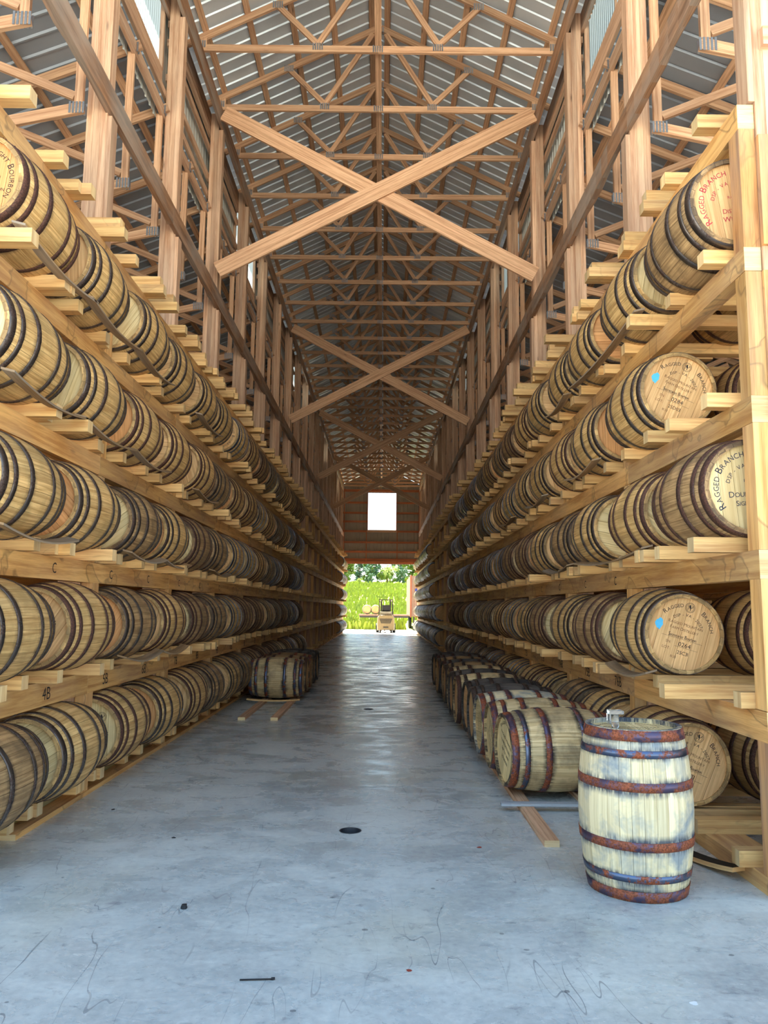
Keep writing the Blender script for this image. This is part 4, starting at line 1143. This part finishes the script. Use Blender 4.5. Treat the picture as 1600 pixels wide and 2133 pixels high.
# ------------------------------------------------------------------ outside, beyond the far door
def outside():
    # field rising to the trees
    mb = MB(); nx, ny = 40, 40
    def H(x, y):
        k = max(0, (y - 62) / 140); return -.1 + 8.4 * (k ** .9 if k < 1 else 1 + (k - 1) * .3) + .35 * mnoise.noise(Vector((x * .05, y * .05, 0)))
    ys = [56 + 190 * (j / ny) ** 1.6 for j in range(ny + 1)]
    for j in range(ny + 1):
        for i in range(nx + 1):
            x = -70 + 140 * i / nx; mb.v.append(Vector((x, ys[j], H(x, ys[j]) if ys[j] > 57 else -.1)))
    for j in range(ny):
        for i in range(nx):
            a = j * (nx + 1) + i; mb.face((a, a + 1, a + nx + 2, a + nx + 1), [(0, 0)] * 4, .5, 0, True)
    tag(build(mb, 'field', 'field_green'), kind='structure')
    mb = MB(); r = random.Random(3)
    for i in range(9000):
        y = 58 + 112 * r.random() ** 1.7; x = r.uniform(-1, 1) * (6 + (y - 40) * .13)
        if x > 1.9 and y < 66: continue
        z = H(x, y); h = r.uniform(.25, .75) * (1 + (y - 60) * .004); w = r.uniform(.05, .14) * (1 + (y - 60) * .012)
        a = r.uniform(0, PI); dx, dy = math.cos(a) * w, math.sin(a) * w; lx, ly = r.uniform(-.15, .15), r.uniform(-.15, .15); n = len(mb.v)
        mb.v.extend([Vector((x - dx, y - dy, z - .05)), Vector((x + dx, y + dy, z - .05)), Vector((x + lx + dx * .4, y + ly, z + h)), Vector((x + lx - dx * .7, y + ly, z + h * .8))])
        mb.face((n, n + 1, n + 2, n + 3), [(0, 0)] * 4)
    tag(build(mb, 'tall_grass', 'tuft_green'), 'tall sunlit yellow-green weeds growing over the field behind the far door', 'grass', kind='stuff')
    # trees
    def crown_mesh(seed, mat, h, w, n=1700):
        r = random.Random(seed); mb = MB(); cl = [(Vector((r.uniform(-.6, .6) * w, r.uniform(-.6, .6) * w, h * r.uniform(.06, .78))), r.uniform(.25, .42) * w) for _ in range(14)]
        for i in range(n):
            c, rr = cl[i % 14]; d = Vector((r.gauss(0, 1), r.gauss(0, 1), r.gauss(0, .8))).normalized() * rr * (r.random() ** .4); p = c + d
            q = r.uniform(.16, .34); a = Vector((r.gauss(0, 1), r.gauss(0, 1), r.gauss(0, 1))).normalized(); b = a.orthogonal().normalized(); k = len(mb.v)
            mb.v.extend([p - a * q, p - b * q * .7, p + a * q, p + b * q * .7]); mb.face((k, k + 1, k + 2, k + 3), [(0, 0)] * 4, r.random())
        return mb.mesh('crown', mat)
    def trunk_mesh(h):
        mb = MB(); mb.tube((0, 0, -.3), (0, 0, h * .75), .16, .07, 8)
        for a in range(5): mb.tube((0, 0, h * (.3 + .08 * a)), (math.cos(a * 2.4) * h * .2, math.sin(a * 2.4) * h * .2, h * (.5 + .08 * a)), .06, .02, 6)
        return mb.mesh('trunk', 'bark')
    kinds = [(crown_mesh(1, 'tree_blue', 8.5, 2.6), trunk_mesh(8), 'bluish green tree with a thin trunk'), (crown_mesh(2, 'tree_yellow', 6.5, 3.2), trunk_mesh(7.5), 'bright yellow-green rounded tree'), (crown_mesh(3, 'tree_green', 8, 3.0), trunk_mesh(8), 'mid green leafy tree')]
    spots = [(-11.5, 196, 0, 1.1), (-8.6, 188, 2, 1.0), (-6.0, 194, 0, 1.0), (-13.5, 184, 0, 1.2), (-3.0, 200, 0, 1.1), (1.2, 186, 1, .88), (4.9, 187, 0, .50), (7.5, 192, 2, .95), (10.4, 188, 1, .82), (13.6, 192, 2, 1.0), (4.6, 204, 0, .85), (-16.5, 190, 2, 1.0), (17.5, 190, 1, 1.0), (-11, 212, 0, 1.3), (-3.5, 216, 2, 1.2)]
    spots += [(x, 176 + (i % 3) * 3, (0, 2, 2, 1)[i % 4], .30 + .07 * (i % 3)) for i, x in enumerate((-13.2, -10.6, -8.2, -5.4, -2.6, -.2, 2.4, 6.4, 8.8, 11.8, 15.0))]
    order = sorted(range(len(spots)), key=lambda i: spots[i][0] / spots[i][1])
    for rank, i in enumerate(order):
        x, y, k, sc = spots[i]; cm, tm, lb = kinds[k]; t = empty('tree', (x, y, H(x, y) - .1), rnd.uniform(0, 6)); t.scale = (sc,) * 3
        tag(t, '%s above the field, %s from the left' % (lb, ordn(rank)), 'tree', 'trees beyond the field'); link('crown', cm, t); link('trunk', tm, t)
    # forklift, seen from behind
    f = empty('forklift', (.36, 50.2, -.07)); tag(f, 'tan forklift seen from behind, parked outside the far door', 'forklift')
    mb = MB(); prof = [(-.56, .18), (.56, .18), (.58, .50), (.54, 1.02), (.44, 1.16), (-.44, 1.16), (-.54, 1.02), (-.58, .50)]
    n = len(mb.v)
    for yy, k in ((0, .93), (.12, 1.0), (1.5, 1.0)):
        for x, z in prof: mb.v.append(Vector((x * k, yy, .67 + (z - .67) * k)))
    mb.face(tuple(range(8)), [(0, 0)] * 8)
    for a in (0, 8):
        for i in range(8): j = (i + 1) % 8; mb.face((a + i, a + 8 + i, a + 8 + j, a + j), [(0, 0)] * 4)
    mb.face(tuple(range(23, 15, -1)), [(0, 0)] * 8); build(mb, 'counterweight', 'forklift_tan', f)
    mb = MB(); n = 0; pl = [(-.42, .92), (.42, .92), (.30, .62), (-.30, .62)]; mb.quad([Vector((x, -.004, z)) for x, z in pl[::-1]]); g = build(mb, 'grille', 'rubber', f)
    for i in range(4): mb = MB(); ww = .38 - .03 * i; mb.box(-ww, ww, -.03, -.006, .85 - .065 * i, .868 - .065 * i); build(mb, 'slat', 'forklift_tan', g)
    mb = MB(); mb.box(-.17, .17, -.012, -.003, .34, .42); build(mb, 'tow_slot', 'rubber', f)
    mb = MB(); mb.box(-.40, .40, .25, 1.0, 1.165, 1.38); build(mb, 'hood', 'forklift_white', f)
    mb = MB(); mb.box(-.24, .24, .35, .45, 1.385, 1.80); mb.box(-.25, .25, .35, .8, 1.381, 1.44); build(mb, 'seat', 'rubber', f)
    for sx in (-1, 1):
        for yy, top in ((.15, 2.12), (1.45, 2.12)):
            mb = MB(); mb.bar((sx * .46, yy, 1.1), (sx * .42, yy + .1, top), .06, .06); build(mb, 'guard_post', 'dark_metal', f)
        mb = MB(); mb.tube((sx * .42 - .12 * (sx > 0), .45, .20), (sx * .42 + .12 * (sx < 0), .45, .20), .20, .20, 20); build(mb, 'wheel', 'rubber', f)
        mb = MB(); mb.tube((sx * .55 - .1 * sx, 1.4, .30), (sx * .55 + .1 * sx, 1.4, .30), .30, .30, 20); build(mb, 'wheel', 'rubber', f)
        mb = MB(); mb.box(sx * .30 - .05, sx * .30 + .05, 1.85, 1.97, .1, 2.15); build(mb, 'mast_rail', 'dark_metal', f)
        mb = MB(); mb.box(sx * .28 - .06, sx * .28 + .06, 2.0, 3.1, 1.00, 1.045); build(mb, 'fork', 'dark_metal', f)
    gd = MB()
    for i in range(6): gd.box(-.42, .42, .25 + .22 * i, .30 + .22 * i, 2.12, 2.16)
    gd.box(-.45, -.40, .2, 1.6, 2.11, 2.17); gd.box(.40, .45, .2, 1.6, 2.11, 2.17); build(gd, 'overhead_guard', 'dark_metal', f)
    for sx in (-1, 1): mb = MB(); mb.tube((sx * .36, .12, 2.08), (sx * .36, .18, 2.08), .05, .05, 12); build(mb, 'lamp', 'forklift_white', f)
    # flatbed with two barrels, and the container behind
    tr = empty('flatbed_trailer', (.2, 55.6, -.07)); tag(tr, 'low flat trailer deck behind the forklift carrying two barrels', 'trailer')
    mb = MB(); mb.box(-1.75, 1.85, -.6, .7, 1.06, 1.16); build(mb, 'deck', 'container_tan', tr)
    mb = MB(); mb.box(-1.7, 1.8, -.35, -.25, .92, 1.058); mb.box(-1.7, 1.8, .3, .4, .92, 1.058); build(mb, 'chassis', 'dark_metal', tr)
    for x in (.05, .5): mb = MB(); mb.box(x, x + .08, -.1, .0, 0, .92); build(mb, 'landing_leg', 'dark_metal', tr)
    for i, x in enumerate((-.98, -.36)):
        barrel((x, 55.6, 1.09), 0, ['oak barrel with orange head on the far trailer, left one', 'oak barrel with orange head on the far trailer, beside the forklift'][i], 'barrels on the trailer', detail=0, head='oak_head_orange', hoop='hoop_steel', roll=.5)
    ct = empty('shipping_container', (3.6, 56.0, -.07)); tag(ct, 'rust-streaked pale container with an orange edge right of the far door', 'container')
    mb = MB(); x0 = -1.45; n = 14
    mb.box(x0, 1.4, 0, 9, 1.02, 3.95)
    build(mb, 'shell', 'container_tan', ct)
    for i in range(9): mb = MB(); xx = x0 + .30 + .28 * i; mb.box(xx, xx + .12, -.035, -.001, 1.2, 3.8); build(mb, 'rib', 'container_tan', ct)
    for x in (x0 - .03, 1.33): mb = MB(); mb.box(x, x + .12, -.06, .1, .95, 4.0); build(mb, 'corner_post', 'container_orange', ct)
    mb = MB(); mb.box(x0 + .33, x0 + .68, -.05, -.036, 2.72, 3.02); build(mb, 'blue_sign', 'sign_blue', ct)
    for x in (x0 + .2, 1.1): mb = MB(); mb.box(x, x + .12, .2, .32, 0.05, 1.0); build(mb, 'landing_leg', 'dark_metal', ct)
    for yy in (6.5, 7.7):
        for x in (x0 + .1, 1.1): mb = MB(); mb.tube((x, yy, .48), (x + .22, yy, .48), .48, .48, 18); build(mb, 'wheel', 'rubber', ct)
outside()
